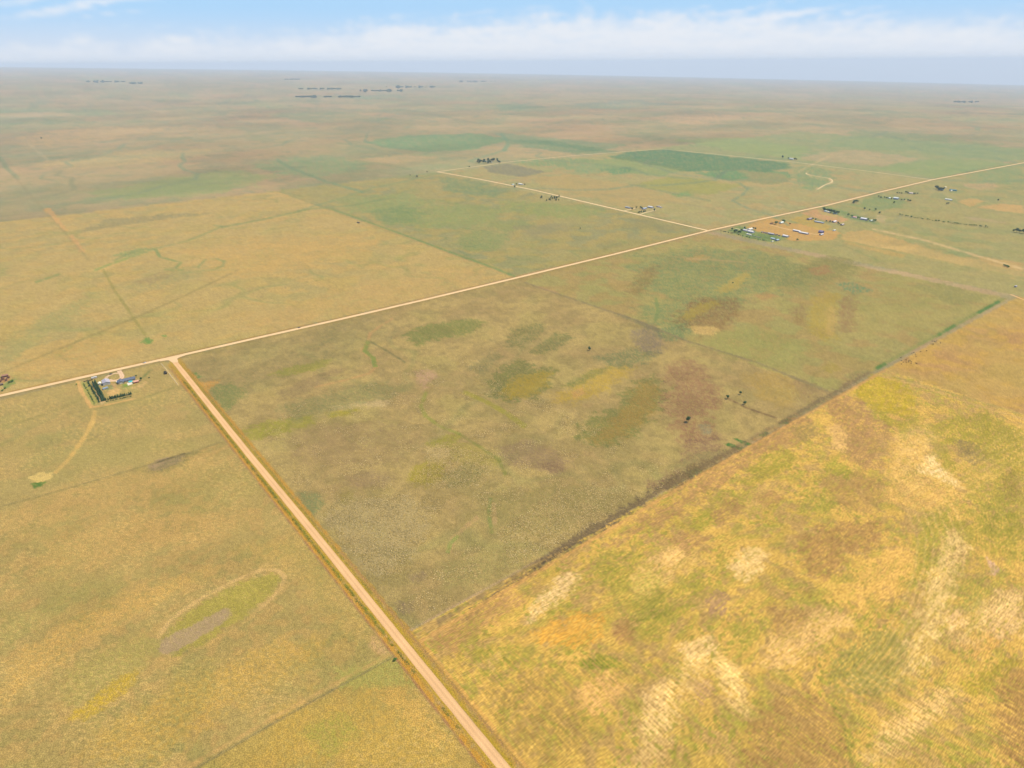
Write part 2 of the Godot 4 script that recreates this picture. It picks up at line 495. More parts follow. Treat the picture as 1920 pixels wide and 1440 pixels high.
	["b09a4a", 0.75, 0.2, [1510,606, 1520,562, 1558,544, 1580,560, 1560,598, 1566,636, 1546,642, 1528,626]],
	["c2a462", 0.6, 0.25, [1550,590, 1562,570, 1570,600, 1560,634, 1548,620]],
	["9a7c54", 0.65, 0.2, [1576,562, 1604,545, 1608,580, 1596,625, 1572,624]],
	["967c50", 0.55, 0.25, [1480,580, 1512,565, 1510,610, 1490,605]],
	["97824f", 0.65, 0.2, [1170,555, 1198,515, 1232,492, 1228,520, 1202,552]],
	["b48e5c", 0.55, 0.25, [1412,552, 1440,546, 1456,556, 1430,566]],
	["708f66", 0.6, 0.25, [1565,530, 1600,528, 1640,545, 1600,552]],
	["8f8f56", 0.5, 0.3, [1430,480, 1480,490, 1560,530, 1500,560, 1430,520]],
	["9a9a58", 0.5, 0.3, [1290,640, 1420,610, 1520,650, 1480,690, 1380,672]],
	["a69b5c", 0.4, 0.3, [1600,560, 1720,520, 1830,560, 1740,620, 1620,640]],
	["8b8a54", 0.5, 0.2, [1700,535, 1770,530, 1860,560, 1800,575]],
	["9a7f5c", 0.5, 0.3, [1480,700, 1560,735, 1600,700, 1640,690, 1560,745, 1500,760]],
	["a8964a", 0.6, 0.25, [1540,690, 1560,678, 1580,692, 1556,700]],
	# -- pastures left of the near road
	["cfa860", 0.5, 0.3, [0,1310, 20,1236, 120,1172, 250,1110, 340,1080, 430,1056, 340,1104, 250,1152, 160,1205, 95,1255, 0,1330]],
	["c6a466", 0.4, 0.25, [0,965, 80,922, 200,890, 420,842, 410,880, 260,940, 110,990, 0,1005]],
	["c4a560", 0.4, 0.3, [440,1030, 560,990, 640,1060, 720,1195, 660,1210, 590,1120, 520,1060]],
	["c6a263", 0.45, 0.3, [100,1000, 300,960, 480,960, 420,1010, 240,1040, 80,1080]],
	["a69c5c", 0.45, 0.3, [0,1180, 100,1120, 240,1070, 120,1140, 0,1230]],
	["a89d58", 0.45, 0.3, [110,1260, 260,1190, 320,1200, 260,1260, 130,1330]],
	["cba552", 0.4, 0.3, [150,1400, 330,1280, 520,1200, 640,1200, 480,1300, 260,1440]],
	["c2a43c", 0.7, 0.25, [120,1350, 226,1268, 268,1252, 244,1290, 165,1348]],
	["a99c4c", 0.85, 0.1, [306,1196, 350,1150, 440,1095, 508,1074, 528,1082, 512,1110, 480,1140, 405,1190, 332,1232]],
	["b49a7c", 0.8, 0.08, [296,1216, 310,1196, 368,1168, 428,1137, 434,1152, 408,1175, 346,1214, 312,1228]],
	["a58c70", 0.85, 0.12, [276,874, 300,860, 346,852, 340,866, 300,882, 282,882]],
	["837a4e", 0.5, 0.2, [270,884, 350,848, 372,846, 330,880, 290,888]],
	["dcbf78", 0.9, 0.12, [52,896, 75,885, 102,887, 95,898, 70,905]],
	["557a34", 0.9, 0.12, [56,906, 86,903, 80,911, 64,916]],
	["a7a25a", 0.7, 0.15, [620,1255, 735,1232, 775,1285, 700,1292, 640,1290]],
	["c6a452", 0.5, 0.25, [470,1440, 520,1345, 560,1300, 610,1332, 700,1292, 800,1360, 870,1440]],
	["d0a85c", 0.5, 0.3, [690,1290, 760,1290, 850,1390, 820,1400]],
	["9c9a4a", 0.45, 0.3, [560,1370, 640,1330, 680,1370, 620,1420]],
	["c8a474", 0.6, 0.25, [690,1210, 700,1190, 735,1226, 715,1228]],
	# -- stubble field
	["b78f5e", 0.75, 0.15, [1120,1028, 1320,892, 1500,776, 1532,790, 1500,822, 1420,862, 1320,932, 1180,1012]],
	["bd945f", 0.7, 0.18, [796,1200, 860,1160, 960,1108, 990,1118, 905,1182, 850,1222]],
	["bba332", 0.85, 0.12, [1596,734, 1640,700, 1692,714, 1722,756, 1706,782, 1652,772, 1612,748]],
	["ab9a3c", 0.7, 0.2, [1640,768, 1706,780, 1730,800, 1690,806, 1655,792]],
	["a5973c", 0.7, 0.15, [1712,790, 1770,790, 1850,770, 1920,812, 1920,890, 1840,852, 1780,830]],
	["a2953c", 0.65, 0.18, [1735,810, 1765,830, 1800,880, 1790,896, 1760,860]],
	["a08a58", 0.8, 0.15, [1788,820, 1832,832, 1856,862, 1826,876, 1800,852]],
	["b28c5c", 0.85, 0.12, [1548,748, 1600,738, 1640,788, 1682,800, 1666,850, 1652,882, 1620,886, 1590,862, 1574,820]],
	["a08a54", 0.6, 0.25, [1480,800, 1525,790, 1540,812, 1505,832]],
	["e8bc78", 0.8, 0.2, [1552,800, 1576,795, 1592,820, 1584,850, 1564,840]],
	["e6b66a", 0.6, 0.25, [1660,775, 1680,778, 1700,788, 1672,786]],
	["dcae58", 0.75, 0.18, [1668,832, 1710,818, 1744,840, 1722,870, 1690,902, 1664,882]],
	["f4d29a", 0.72, 0.38, [1716,884, 1748,850, 1757,870, 1792,900, 1804,918, 1770,902, 1735,888]],
	["e2b468", 0.6, 0.25, [1640,930, 1720,890, 1800,920, 1790,960, 1700,950]],
	["a38650", 0.8, 0.2, [1878,882, 1900,880, 1912,920, 1895,945, 1880,920]],
	["a3983e", 0.65, 0.2, [1400,880, 1460,840, 1500,850, 1480,880, 1420,905]],
	["a3983e", 0.6, 0.2, [1380,900, 1440,880, 1470,880, 1400,912]],
	["a09a42", 0.6, 0.22, [1490,940, 1560,920, 1580,945, 1540,965, 1505,960]],
	["d8b06a", 0.6, 0.25, [1380,940, 1440,905, 1480,905, 1450,945, 1400,965]],
	["b18a58", 0.6, 0.2, [1410,930, 1450,915, 1470,935, 1440,955]],
	["b08a54", 0.8, 0.16, [1496,1004, 1550,985, 1640,975, 1660,988, 1634,1030, 1592,1040, 1560,1080, 1530,1086, 1506,1050]],
	["b49058", 0.6, 0.2, [1540,900, 1600,880, 1660,900, 1640,960, 1580,960]],
	["b08c56", 0.7, 0.2, [1430,1140, 1460,1130, 1520,1150, 1500,1190, 1460,1196]],
	["a18448", 0.6, 0.25, [1500,1110, 1530,1100, 1520,1125]],
	["f0cb8c", 0.72, 0.38, [1366,1062, 1400,1028, 1436,1030, 1428,1070, 1400,1096]],
	["b28e68", 0.9, 0.15, [1322,1122, 1345,1104, 1367,1114, 1362,1146, 1336,1162]],
	["c29c6a", 0.8, 0.2, [1296,1284, 1330,1270, 1344,1290, 1312,1332]],
	["f2cd92", 0.72, 0.38, [982,1168, 1010,1122, 1060,1074, 1092,1074, 1062,1116, 1004,1160]],
	["dda74a", 0.8, 0.25, [1000,1184, 1080,1148, 1134,1150, 1124,1202, 1070,1214, 1012,1204]],
	["b58c58", 0.8, 0.2, [1148,1184, 1168,1150, 1198,1170, 1188,1202, 1160,1206]],
	["919038", 0.75, 0.2, [1076,1240, 1110,1232, 1150,1228, 1168,1246, 1130,1258, 1090,1248]],
	["9c963e", 0.55, 0.25, [1120,1062, 1150,1030, 1200,1030, 1220,1060, 1180,1100, 1130,1100]],
	["9a943e", 0.5, 0.25, [1170,1120, 1230,1090, 1260,1130, 1240,1200, 1190,1180]],
	["e4b470", 0.75, 0.25, [1076,1292, 1150,1256, 1180,1288, 1124,1344, 1088,1326]],
	["e6bb70", 0.5, 0.3, [1240,1040, 1290,1010, 1320,1050, 1290,1080]],
	["a39650", 0.75, 0.2, [1556,1238, 1620,1186, 1702,1188, 1706,1240, 1682,1292, 1630,1304, 1568,1294]],
	["f2cd8a", 0.72, 0.38, [1706,1240, 1716,1190, 1750,1080, 1778,1000, 1800,986, 1814,1020, 1782,1082, 1772,1150, 1730,1240, 1692,1300]],
	["ecc288", 0.72, 0.38, [1840,1150, 1880,1110, 1920,1110, 1920,1180, 1860,1200]],
	["d8b090", 0.9, 0.12, [1848,1042, 1862,1054, 1877,1070, 1860,1080]],
	["a59c48", 0.6, 0.2, [1800,1090, 1850,1070, 1850,1140, 1800,1150]],
	["aa9a42", 0.6, 0.25, [1780,980, 1920,960, 1920,1050, 1860,1040, 1800,1010]],
	["b48f56", 0.8, 0.18, [1404,1360, 1450,1308, 1540,1298, 1584,1350, 1596,1440, 1400,1440]],
	["9c9444", 0.7, 0.25, [1548,1300, 1570,1320, 1604,1420, 1600,1450, 1580,1360]],
	["b08a52", 0.8, 0.2, [1872,1268, 1920,1240, 1960,1300, 1960,1460, 1880,1460]],
	["ecc07a", 0.72, 0.38, [1640,1370, 1700,1320, 1780,1290, 1770,1330, 1690,1390]],
	["b09c3e", 0.65, 0.2, [1790,1280, 1860,1250, 1900,1230, 1920,1245, 1870,1275, 1830,1310]],
	["e2b060", 0.6, 0.25, [1790,1210, 1850,1180, 1880,1210, 1830,1240]],
	["e9bf86", 0.7, 0.25, [1770,1150, 1800,1140, 1815,1170, 1785,1185]],
	["b29350", 0.5, 0.3, [900,1300, 1020,1250, 1100,1330, 1080,1440, 980,1440]],
	["a39a42", 0.5, 0.3, [860,1240, 960,1200, 1000,1230, 940,1290]],
	["e0b874", 0.5, 0.3, [890,1250, 940,1220, 930,1260]],
	["eec788", 0.72, 0.38, [1205,1300, 1260,1270, 1260,1360, 1200,1390]],
	["eec680", 0.72, 0.38, [1340,1240, 1390,1250, 1400,1330, 1370,1330]],
	["a39c3e", 0.6, 0.25, [1560,860, 1600,880, 1590,900, 1540,880]],
	["a49c40", 0.55, 0.25, [1300,960, 1380,920, 1420,930, 1340,985, 1290,1000]],
	["a49c40", 0.5, 0.3, [1260,1110, 1310,1060, 1330,1090, 1290,1150, 1250,1160]],
	["a69c44", 0.5, 0.3, [1380,1180, 1450,1150, 1440,1190, 1380,1230]],
	["a49c40", 0.55, 0.25, [1720,1000, 1770,940, 1790,970, 1750,1060, 1710,1080]],
	["a39a40", 0.5, 0.3, [1830,900, 1890,930, 1920,1000, 1860,1020, 1820,960]],
	["ebbf7c", 0.72, 0.38, [1180,1090, 1240,1030, 1290,1020, 1260,1080, 1200,1130]],
	["ebbf7c", 0.72, 0.38, [1440,1200, 1560,1140, 1600,1160, 1500,1240, 1430,1260]],
	["e8b868", 0.5, 0.3, [1600,1080, 1700,1010, 1720,1040, 1680,1120, 1600,1140]],
	["f0c88c", 0.72, 0.38, [1270,1210, 1330,1190, 1350,1220, 1300,1250]],
	["b48c5c", 0.6, 0.25, [1250,1010, 1300,990, 1330,1010, 1290,1040]],
	["b48c5c", 0.6, 0.25, [1330,960, 1370,930, 1400,950, 1350,990]],
	["ecc684", 0.42, 0.5, [1170,1450, 1230,1330, 1280,1240, 1345,1195, 1335,1235, 1275,1330, 1235,1450]],
	["ecc684", 0.42, 0.5, [1340,1235, 1365,1230, 1400,1300, 1420,1350, 1390,1345, 1360,1290]],
	["eac482", 0.42, 0.5, [1780,1190, 1830,1130, 1900,1100, 1930,1130, 1860,1170, 1800,1230]],
	["eac482", 0.42, 0.5, [1600,1440, 1680,1360, 1790,1280, 1800,1300, 1720,1380, 1650,1440]],
	["e6c07c", 0.4, 0.5, [1660,830, 1740,790, 1760,850, 1730,880, 1680,930]],
	["b0a044", 0.5, 0.3, [1820,780, 1920,820, 1930,960, 1860,920]],
	["aaa048", 0.45, 0.3, [1130,1100, 1230,1060, 1260,1120, 1180,1180]],
	# -- the yard of the near farmstead
	["a8a55c", 0.8, 0.08, [148,718, 164,714, 186,755, 172,762]],
	["dcb478", 0.85, 0.15, [203,732, 215,727, 225,730, 222,738, 210,744, 203,742]],
	["d8b47c", 0.7, 0.15, [218,724, 228,727, 258,725, 272,714, 276,718, 262,727, 236,730]],
	["c59c70", 0.6, 0.2, [210,716, 218,722, 216,730, 208,722]],
	["7cb02c", 0.9, 0.12, [229,721, 240,719, 242,724, 233,726]],
	["8a9450", 0.6, 0.2, [228,719, 248,722, 246,729, 230,729]],
	["7f8c60", 0.7, 0.2, [196,726, 210,722, 212,730, 200,732]],
]

# long narrow things on the ground: colour, strength, half width in metres, points in photograph pixels
var lines: Array = [
	# grass lines under fences and in swales
	["8f8250", 0.55, 2.8, [0,700, 255,595, 330,562, 450,505]],
	["98904e", 0.55, 2.6, [195,508, 215,545, 240,580, 272,628]],
	["a89a5c", 0.5, 4.0, [0,541, 60,524, 110,512]],
	["7a9058", 0.6, 6.0, [70,528, 112,514]],
	["84945f", 0.5, 5.0, [215,488, 255,470, 292,466, 350,452, 395,434, 416,424, 400,422]],
	["7c9258", 0.6, 4.0, [292,468, 300,482, 340,492, 330,502, 308,506, 345,506]],
	["84945f", 0.55, 3.5, [345,502, 372,500, 384,488, 405,485, 420,490, 418,498, 400,506, 340,512]],
	["8c9c58", 0.7, 6.0, [175,508, 205,496, 240,484]],
	["7c8f5c", 0.6, 8.0, [416,426, 500,410, 580,392, 660,385, 740,370]],
	["809464", 0.5, 10.0, [560,395, 640,372, 700,352, 760,340, 820,325]],
	["7f9570", 0.6, 12.0, [520,300, 545,315, 610,340, 680,360]],
	["7a9a78", 0.6, 14.0, [880,302, 945,282, 955,268, 940,252]],
	["82986a", 0.5, 10.0, [560,350, 690,335, 770,330, 815,323]],
	["84966a", 0.5, 8.0, [770,318, 700,305, 600,290]],
	["8a8a6c", 0.5, 20.0, [740,202, 800,212, 860,225, 920,235]],
	["7f9472", 0.5, 10.0, [0,295, 12,315, 35,335]],
	["948a5c", 0.3, 3.5, [0,300, 80,392, 120,434, 165,486]],
	["83915a", 0.85, 5.0, [622,392, 700,420, 770,445, 850,475, 920,500, 965,518]],
	["c8a26a", 0.4, 3.0, [622,396, 720,430, 800,460, 940,512]],
	["7f8f64", 0.5, 8.0, [1180,345, 1240,358, 1330,376]],
	["8c8a68", 0.5, 5.0, [1130,365, 1240,375, 1340,392]],
	["c4a674", 0.6, 5.0, [1290,485, 1320,486, 1400,492]],
	["928460", 0.6, 4.0, [985,530, 1060,556, 1180,596, 1290,640, 1420,680, 1552,734]],
	["b8946a", 0.5, 3.0, [1010,538, 1050,550]],
	["857a5c", 0.5, 8.0, [1160,590, 1200,605, 1240,622]],
	["7a5f46", 0.6, 2.5, [1365,747, 1400,765, 1456,784]],
	["7a8f56", 0.5, 3.5, [1230,560, 1234,585, 1228,600]],
	["8a9054", 0.55, 4.0, [1640,692, 1720,648, 1800,604, 1880,560]],
	["6a8a48", 0.8, 3.5, [1758,630, 1790,610]],
	["5f8444", 0.85, 4.0, [1835,586, 1872,566]],
	["5f8444", 0.8, 4.0, [1645,690, 1660,682]],
	["c6a468", 0.7, 3.0, [1640,702, 1720,722, 1820,756, 1920,786]],
	["a8985c", 0.5, 3.0, [1655,700, 1760,730, 1920,778]],
	["8c9258", 0.6, 4.0, [1575,450, 1640,464, 1720,480, 1800,498, 1920,522]],
	["d0b482", 0.8, 7.0, [1640,430, 1740,452, 1800,470, 1920,505]],
	["8a8c60", 0.6, 5.0, [1590,400, 1640,408, 1690,404, 1760,412, 1860,428, 1920,440]],
	["98985c", 0.5, 4.0, [1660,432, 1760,440, 1880,460]],
	["d0b482", 0.7, 5.0, [1532,354, 1560,342, 1556,335, 1520,330, 1512,324]],
	["d0b482", 0.5, 5.0, [1500,320, 1540,300, 1560,290]],
	["90986a", 0.5, 6.0, [1620,396, 1680,382, 1700,370]],
	["9a9468", 0.5, 5.0, [1180,342, 1250,352, 1400,378]],
	["9c9a74", 0.5, 6.0, [1690,404, 1680,416, 1660,420]],
	# streams and washes in the middle pasture
	["c09a66", 0.7, 3.0, [735,598, 712,612, 694,626, 688,645, 678,658, 690,668, 706,676, 706,688, 692,700, 650,712, 590,726]],
	["86904a", 0.7, 4.0, [690,640, 684,658, 700,672, 704,688]],
	["7c7850", 0.6, 2.5, [694,640, 720,655, 745,670, 760,680]],
	["989a48", 0.55, 3.0, [799,736, 789,762, 798,780, 826,800, 862,814]],
	["8a8a48", 0.6, 2.5, [862,814, 900,838, 935,862, 948,890]],
	["a39a42", 0.6, 5.0, [870,735, 915,755, 950,775, 985,800]],
	["8a9050", 0.6, 2.0, [920,935, 916,965, 920,985, 922,1000]],
	["c2a070", 0.55, 3.0, [895,970, 870,990, 850,1010, 842,1035]],
	["8a9850", 0.6, 2.4, [858,1005, 845,1018, 840,1035]],
	["c2a272", 0.5, 2.5, [926,945, 928,985]],
	# the ring round the dry pond
	["d0ae74", 0.65, 2.2, [296,1195, 320,1162, 372,1125, 440,1088, 490,1068, 522,1070, 534,1082, 526,1104, 498,1132, 480,1146]],
	["cba768", 0.45, 2.2, [480,1150, 440,1180, 390,1208, 330,1236, 290,1236]],
	# drill lines that swing round the rise in the stubble
	["f0cc88", 0.2, 0.9, [1700,955, 1722,1010, 1716,1070, 1690,1140, 1640,1220, 1570,1300]],
	["8f8a3c", 0.18, 0.8, [1707,955, 1729,1010, 1723,1070, 1697,1140, 1647,1220, 1577,1300]],
	["f0cc88", 0.2, 0.9, [1715,955, 1737,1010, 1731,1070, 1705,1140, 1655,1220, 1585,1300]],
	["8f8a3c", 0.18, 0.8, [1722,955, 1744,1010, 1738,1070, 1712,1140, 1662,1220, 1592,1300]],
	["f0cc88", 0.2, 0.9, [1730,955, 1752,1010, 1746,1070, 1720,1140, 1670,1220, 1600,1300]],
	["8f8a3c", 0.18, 0.8, [1737,955, 1759,1010, 1753,1070, 1727,1140, 1677,1220, 1607,1300]],
	["f0cc88", 0.2, 0.9, [1745,955, 1767,1010, 1761,1070, 1735,1140, 1685,1220, 1615,1300]],
	["8f8a3c", 0.18, 0.8, [1752,955, 1774,1010, 1768,1070, 1742,1140, 1692,1220, 1622,1300]],
	["f0cc88", 0.2, 0.9, [1760,955, 1782,1010, 1776,1070, 1750,1140, 1700,1220, 1630,1300]],
	["8f8a3c", 0.18, 0.8, [1767,955, 1789,1010, 1783,1070, 1757,1140, 1707,1220, 1637,1300]],
	["f0cc88", 0.2, 0.9, [1775,955, 1797,1010, 1791,1070, 1765,1140, 1715,1220, 1645,1300]],
	["8f8a3c", 0.18, 0.8, [1782,955, 1804,1010, 1798,1070, 1772,1140, 1722,1220, 1652,1300]],
	["f0cc88", 0.2, 0.9, [1790,955, 1812,1010, 1806,1070, 1780,1140, 1730,1220, 1660,1300]],
	["8f8a3c", 0.18, 0.8, [1797,955, 1819,1010, 1813,1070, 1787,1140, 1737,1220, 1667,1300]],
	["ecc67c", 0.25, 0.9, [1690,930, 1800,868, 1930,790]],
	["ecc67c", 0.25, 0.9, [1696,943, 1800,881, 1930,803]],
	["ecc67c", 0.25, 0.9, [1703,956, 1800,894, 1930,816]],
	["ecc67c", 0.25, 0.9, [1709,969, 1800,907, 1930,829]],
	["ecc67c", 0.25, 0.9, [1716,982, 1800,920, 1930,842]],
	["ecc67c", 0.25, 0.9, [1722,995, 1800,933, 1930,855]],
	# tracks, fence lines
	["d4b06a", 0.85, 3.2, [178,772, 172,795, 158,820, 130,860, 104,886]],
	["8c8050", 0.55, 1.7, [412,830, 345,852, 200,895, 60,935, 0,950]],
	["6a6040", 0.7, 1.6, [298,866, 330,855, 346,850]],
	["8c8054", 0.6, 1.3, [738,1232, 640,1285, 520,1352, 365,1442]],
	["c9a468", 0.5, 1.8, [730,1228, 632,1280, 512,1346, 356,1436]],
	["95894f", 0.6, 1.8, [0,800, 60,785, 130,760, 160,745]],
	["8f884e", 0.6, 1.8, [182,766, 250,752, 335,724]],
	["d8ae70", 0.9, 2.6, [146,716, 155,737, 171,763, 184,762, 210,757, 250,748]],
	["c2a560", 0.6, 1.6, [146,716, 165,712, 180,710]],
	["d9b987", 0.7, 1.8, [187,730, 191,744, 196,754]],
	["d9b987", 0.7, 1.8, [182,738, 187,748, 191,756]],
	["6f8046", 0.8, 1.4, [268,708, 280,696, 285,693]],
	["d8b87c", 0.7, 1.5, [304,684, 318,700, 334,722]],
]

func idx_of(x: float, z: float) -> Vector2:
	# row and column of the sheet at a point
	var dx := x - CAM.x
	var dz := z - CAM.z
	var d := sqrt(dx * dx + dz * dz)
	var a := wrapf(atan2(dx, -dz) - YAW, -PI, PI)
	return Vector2((TOP_DEP - atan2(CAM.y, d)) / STEP_R, (a + HALF_AZ) / STEP_C)

func field_at(x: float, z: float) -> int:
	for i in range(fields.size() - 1, 0, -1):
		var f: Array = fields[i]
		if x > f[1] and x < f[2] and z > f[3] and z < f[4]:
			return i
	return 0

var fcol: Array = []

func base_colour(f: int, x: float, z: float, sp: float) -> Color:
	var e: Array = fcol[f]
	var s: float = e[3]
	var k := 1.0 / s
	var big := na.get_noise_2d(x * k * 0.23 + f * 7.0, z * k * 0.23)
	var mid := nb.get_noise_2d(x * k, z * k + f * 13.0)
	var c: Color = e[0]
	c = c.lerp(e[1], clampf(0.5 + 0.9 * big + 0.5 * mid, 0.0, 1.0))
	var share: float = e[4]
	c = c.lerp(e[2], smooth(0.55 - share, 0.95 - share, mid + 0.35 * big + 0.25) * 0.8)
	var v := 1.0
	if f == 0:
		# the far plain is a quilt of sections, each with its own growth
		var qx := floorf(x / 402.3 if nv.get_noise_2d(floorf(x / 804.7) * 3.1, floorf(z / 804.7) * 5.7) > 0.0 else x / 804.7)
		var qz := floorf(z / 804.7)
		var q := nv.get_noise_2d(qx * 17.3, qz * 29.1)
		var q2 := nv.get_noise_2d(qx * 7.7 + 90.0, qz * 5.9)
		v += 0.10 * q
		c = c.lerp(Color(c.r * 0.80, c.g * 0.98, c.b * 0.92), clampf(q2, 0.0, 1.0) * 0.95)
		var far := nb.get_noise_2d(x / 1900.0, z / 900.0 + 40.0)
		v += 0.14 * far
		var hue := nb.get_noise_2d(x / 2600.0 + 11.0, z / 2600.0)
		c = c.lerp(Color(c.r * 1.04, c.g * 0.93, c.b * 0.97), smooth(0.0, 0.5, hue) * 0.7)
	elif f == 1:
		# drilled rows: beside the fence they follow it, at the road end they follow the road
		var t := smooth(-14.0, 14.0, (z - 860.0) - (x - 12.0) * 0.95 + 14.0 * big)
		var wx := x + 7.0 * na.get_noise_2d(x / 260.0, z / 260.0 + 5.0)
		var wz := z + 7.0 * na.get_noise_2d(x / 240.0 + 8.0, z / 240.0)
		var r1 := na.get_noise_2d(wx * 0.03, wz * 0.5)
		var r2 := na.get_noise_2d(wz * 0.03 + 31.0, wx * 0.5)
		var r := lerpf(r1, r2, t)
		var fade := clampf(3.2 / sp, 0.25, 1.0)
		var w1 := lerpf(na.get_noise_2d(wx * 0.006, wz * 0.10 + 60.0), na.get_noise_2d(wz * 0.006, wx * 0.10 + 60.0), t)
		v += (0.08 * r + 0.06 * w1) * fade
		# the drill lines themselves
		var dl := lerpf(sin(wz * 1.75), sin(wx * 1.75), t)
		v += 0.065 * dl * clampf(1.9 / sp, 0.0, 1.0) * smooth(-0.55, 0.35, na.get_noise_2d(x / 60.0, z / 60.0 + 17.0))
		# clumps of rank weeds and bare brown spots a few strides across
		var spot := na.get_noise_2d(x / 11.0 + 80.0, z / 8.0) + 0.4 * na.get_noise_2d(x / 70.0, z / 70.0 + 44.0)
		c = c.lerp(e[5], smooth(0.72, 0.95, spot) * 0.8)
		var bare := na.get_noise_2d(x / 19.0 + 20.0, z / 12.0) + 0.6 * na.get_noise_2d(x / 120.0, z / 120.0 + 9.0)
		c = c.lerp(e[2], smooth(0.7, 1.0, bare) * 0.8)
		# green weeds come in rows too
		var g := nb.get_noise_2d(x / 46.0 + 3.0, z / 30.0) + 0.55 * r * fade + 0.4 * w1
		c = c.lerp(e[5], smooth(0.08, 0.6, g) * 0.6)
	elif f == 6 or f == 5 or f == 7:
		# bunch grass combed by the wind into short pale ripples
		var r := na.get_noise_2d((x * 0.80 + z * 0.60) * 0.075, (z * 0.80 - x * 0.60) * 0.24)
		var r3 := na.get_noise_2d((x * 0.80 + z * 0.60) * 0.14, (z * 0.80 - x * 0.60) * 0.5)
		var amt := smooth(-0.3, 0.5, na.get_noise_2d(x / 130.0, z / 130.0 + 70.0)) * clampf(5.0 / sp, 0.0, 1.0)
		c = c.lerp(e[5], smooth(0.12, 0.7, r + 0.6 * r3) * amt * 0.75)
	else:
		var r := na.get_noise_2d(x / 21.0 + 50.0, z / 21.0)
		v += 0.06 * r * clampf(14.0 / sp, 0.0, 1.0)
	if f != 1:
		# swales: damp, greener ground along faint drainage lines, and mottled growth
		var far_scale := 1.0 if sp < 40.0 else 3.5
		var dr := 1.0 - absf(nb.get_noise_2d(x / (430.0 * far_scale) + 6.0, z / (430.0 * far_scale)))
		var wet := smooth(0.90, 1.0, dr) * smooth(-0.1, 0.4, na.get_noise_2d(x / (700.0 * far_scale), z / (700.0 * far_scale) + 2.0))
		c = c.lerp(Color(c.r * 0.74, c.g * 0.90, c.b * 0.86), wet * (0.75 if f == 0 or f > 7 else 0.45))
		var mot := nb.get_noise_2d(x / 85.0 + 70.0, z / 85.0)
		v += 0.07 * mot
		c = c.lerp(Color(c.r * 0.93, c.g * 0.99, c.b * 0.93), smooth(0.05, 0.4, nb.get_noise_2d(x / 190.0, z / 190.0 + 33.0)) * 0.7)
	var fine := na.get_noise_2d(x / 6.5, z / 6.5)
	v += 0.10 * fine * clampf(6.0 / sp, 0.0, 1.0)
	v += 0.12 * nv.get_noise_2d(x / 1.7, z / 1.7) * clampf(3.0 / sp, 0.0, 1.0)
	return Color(c.r * v, c.g * v, c.b * v)

func build_ground() -> void:
	for f in fields:
		var mean := 0.81 if f[10] == "pasture" else 0.87
		var third := alb("cdae6e") if f[0] == "pasture" else alb("a39c42")
		fcol.append([alb(f[5]) / mean, alb(f[6]) / mean, alb(f[7]) / mean, f[8], f[9], third / mean])
	# rows out to the horizon and beyond
	for i in NR:
		var dep := TOP_DEP - i * STEP_R
		grow_d.append(minf(CAM.y / tan(dep), 50000.0 + i) if dep > 0.0085 else 51000.0 + i)
	gp.resize(NR * NC)
	gc.resize(NR * NC)
	gf.resize(NR * NC)
	var sn := PackedFloat32Array()
	var cs := PackedFloat32Array()
	for j in NC:
		var a := YAW - HALF_AZ + j * STEP_C
		sn.append(sin(a))
		cs.append(-cos(a))
	for i in NR:
		var d := grow_d[i]
		var sp := d * STEP_C * 0.5 + 0.5 * (d * d + CAM.y * CAM.y) / CAM.y * STEP_R
		for j in NC:
			var x := CAM.x + sn[j] * d
			var z := CAM.z + cs[j] * d
			var k := i * NC + j
			gp[k] = Vector3(x, ground_y(x, z), z)
			var f := field_at(x, z)
			gf[k] = f
			gc[k] = base_colour(f, x, z, sp)
	for p in patches:
		paint_patch(p)
	paint_verges()
	for l in lines:
		var pts := PackedVector2Array()
		var q: Array = l[3]
		for i in range(0, q.size(), 2):
			var w := at(q[i], q[i + 1])
			pts.append(Vector2(w.x, w.z))
		paint_line(alb(l[0]), l[1], l[2], pts, 0.35)
	# creeks and two-track lanes of the far plain
	var r := RandomNumberGenerator.new()
	r.seed = 88
	for i in 60:
		var px := r.randf_range(-100.0, 1950.0)
		var py := r.randf_range(172.0, 345.0)
		var pts := PackedVector2Array()
		var w := at(px, py)
		var p := Vector2(w.x, w.z)
		var lane := i % 4 == 0
		var ang := r.randf_range(0.0, TAU) if not lane else (0.0 if i % 8 == 0 else PI / 2.0)
		var reach := 0.09 * Vector2(w.x - CAM.x, w.z - CAM.z).length()
		for k in (3 if lane else 11):
			pts.append(p)
			p += Vector2(cos(ang), sin(ang)) * reach * (1.0 if lane else 0.45)
			if not lane:
				ang += r.randf_range(-0.7, 0.7)
		paint_line(alb("c9b48a") if lane else alb(["7f9270", "8a9674", "94926e"][i % 3]), 0.45 if lane else 0.6, reach * (0.008 if lane else r.randf_range(0.012, 0.035)), pts, 0.5)
	make_sheets()

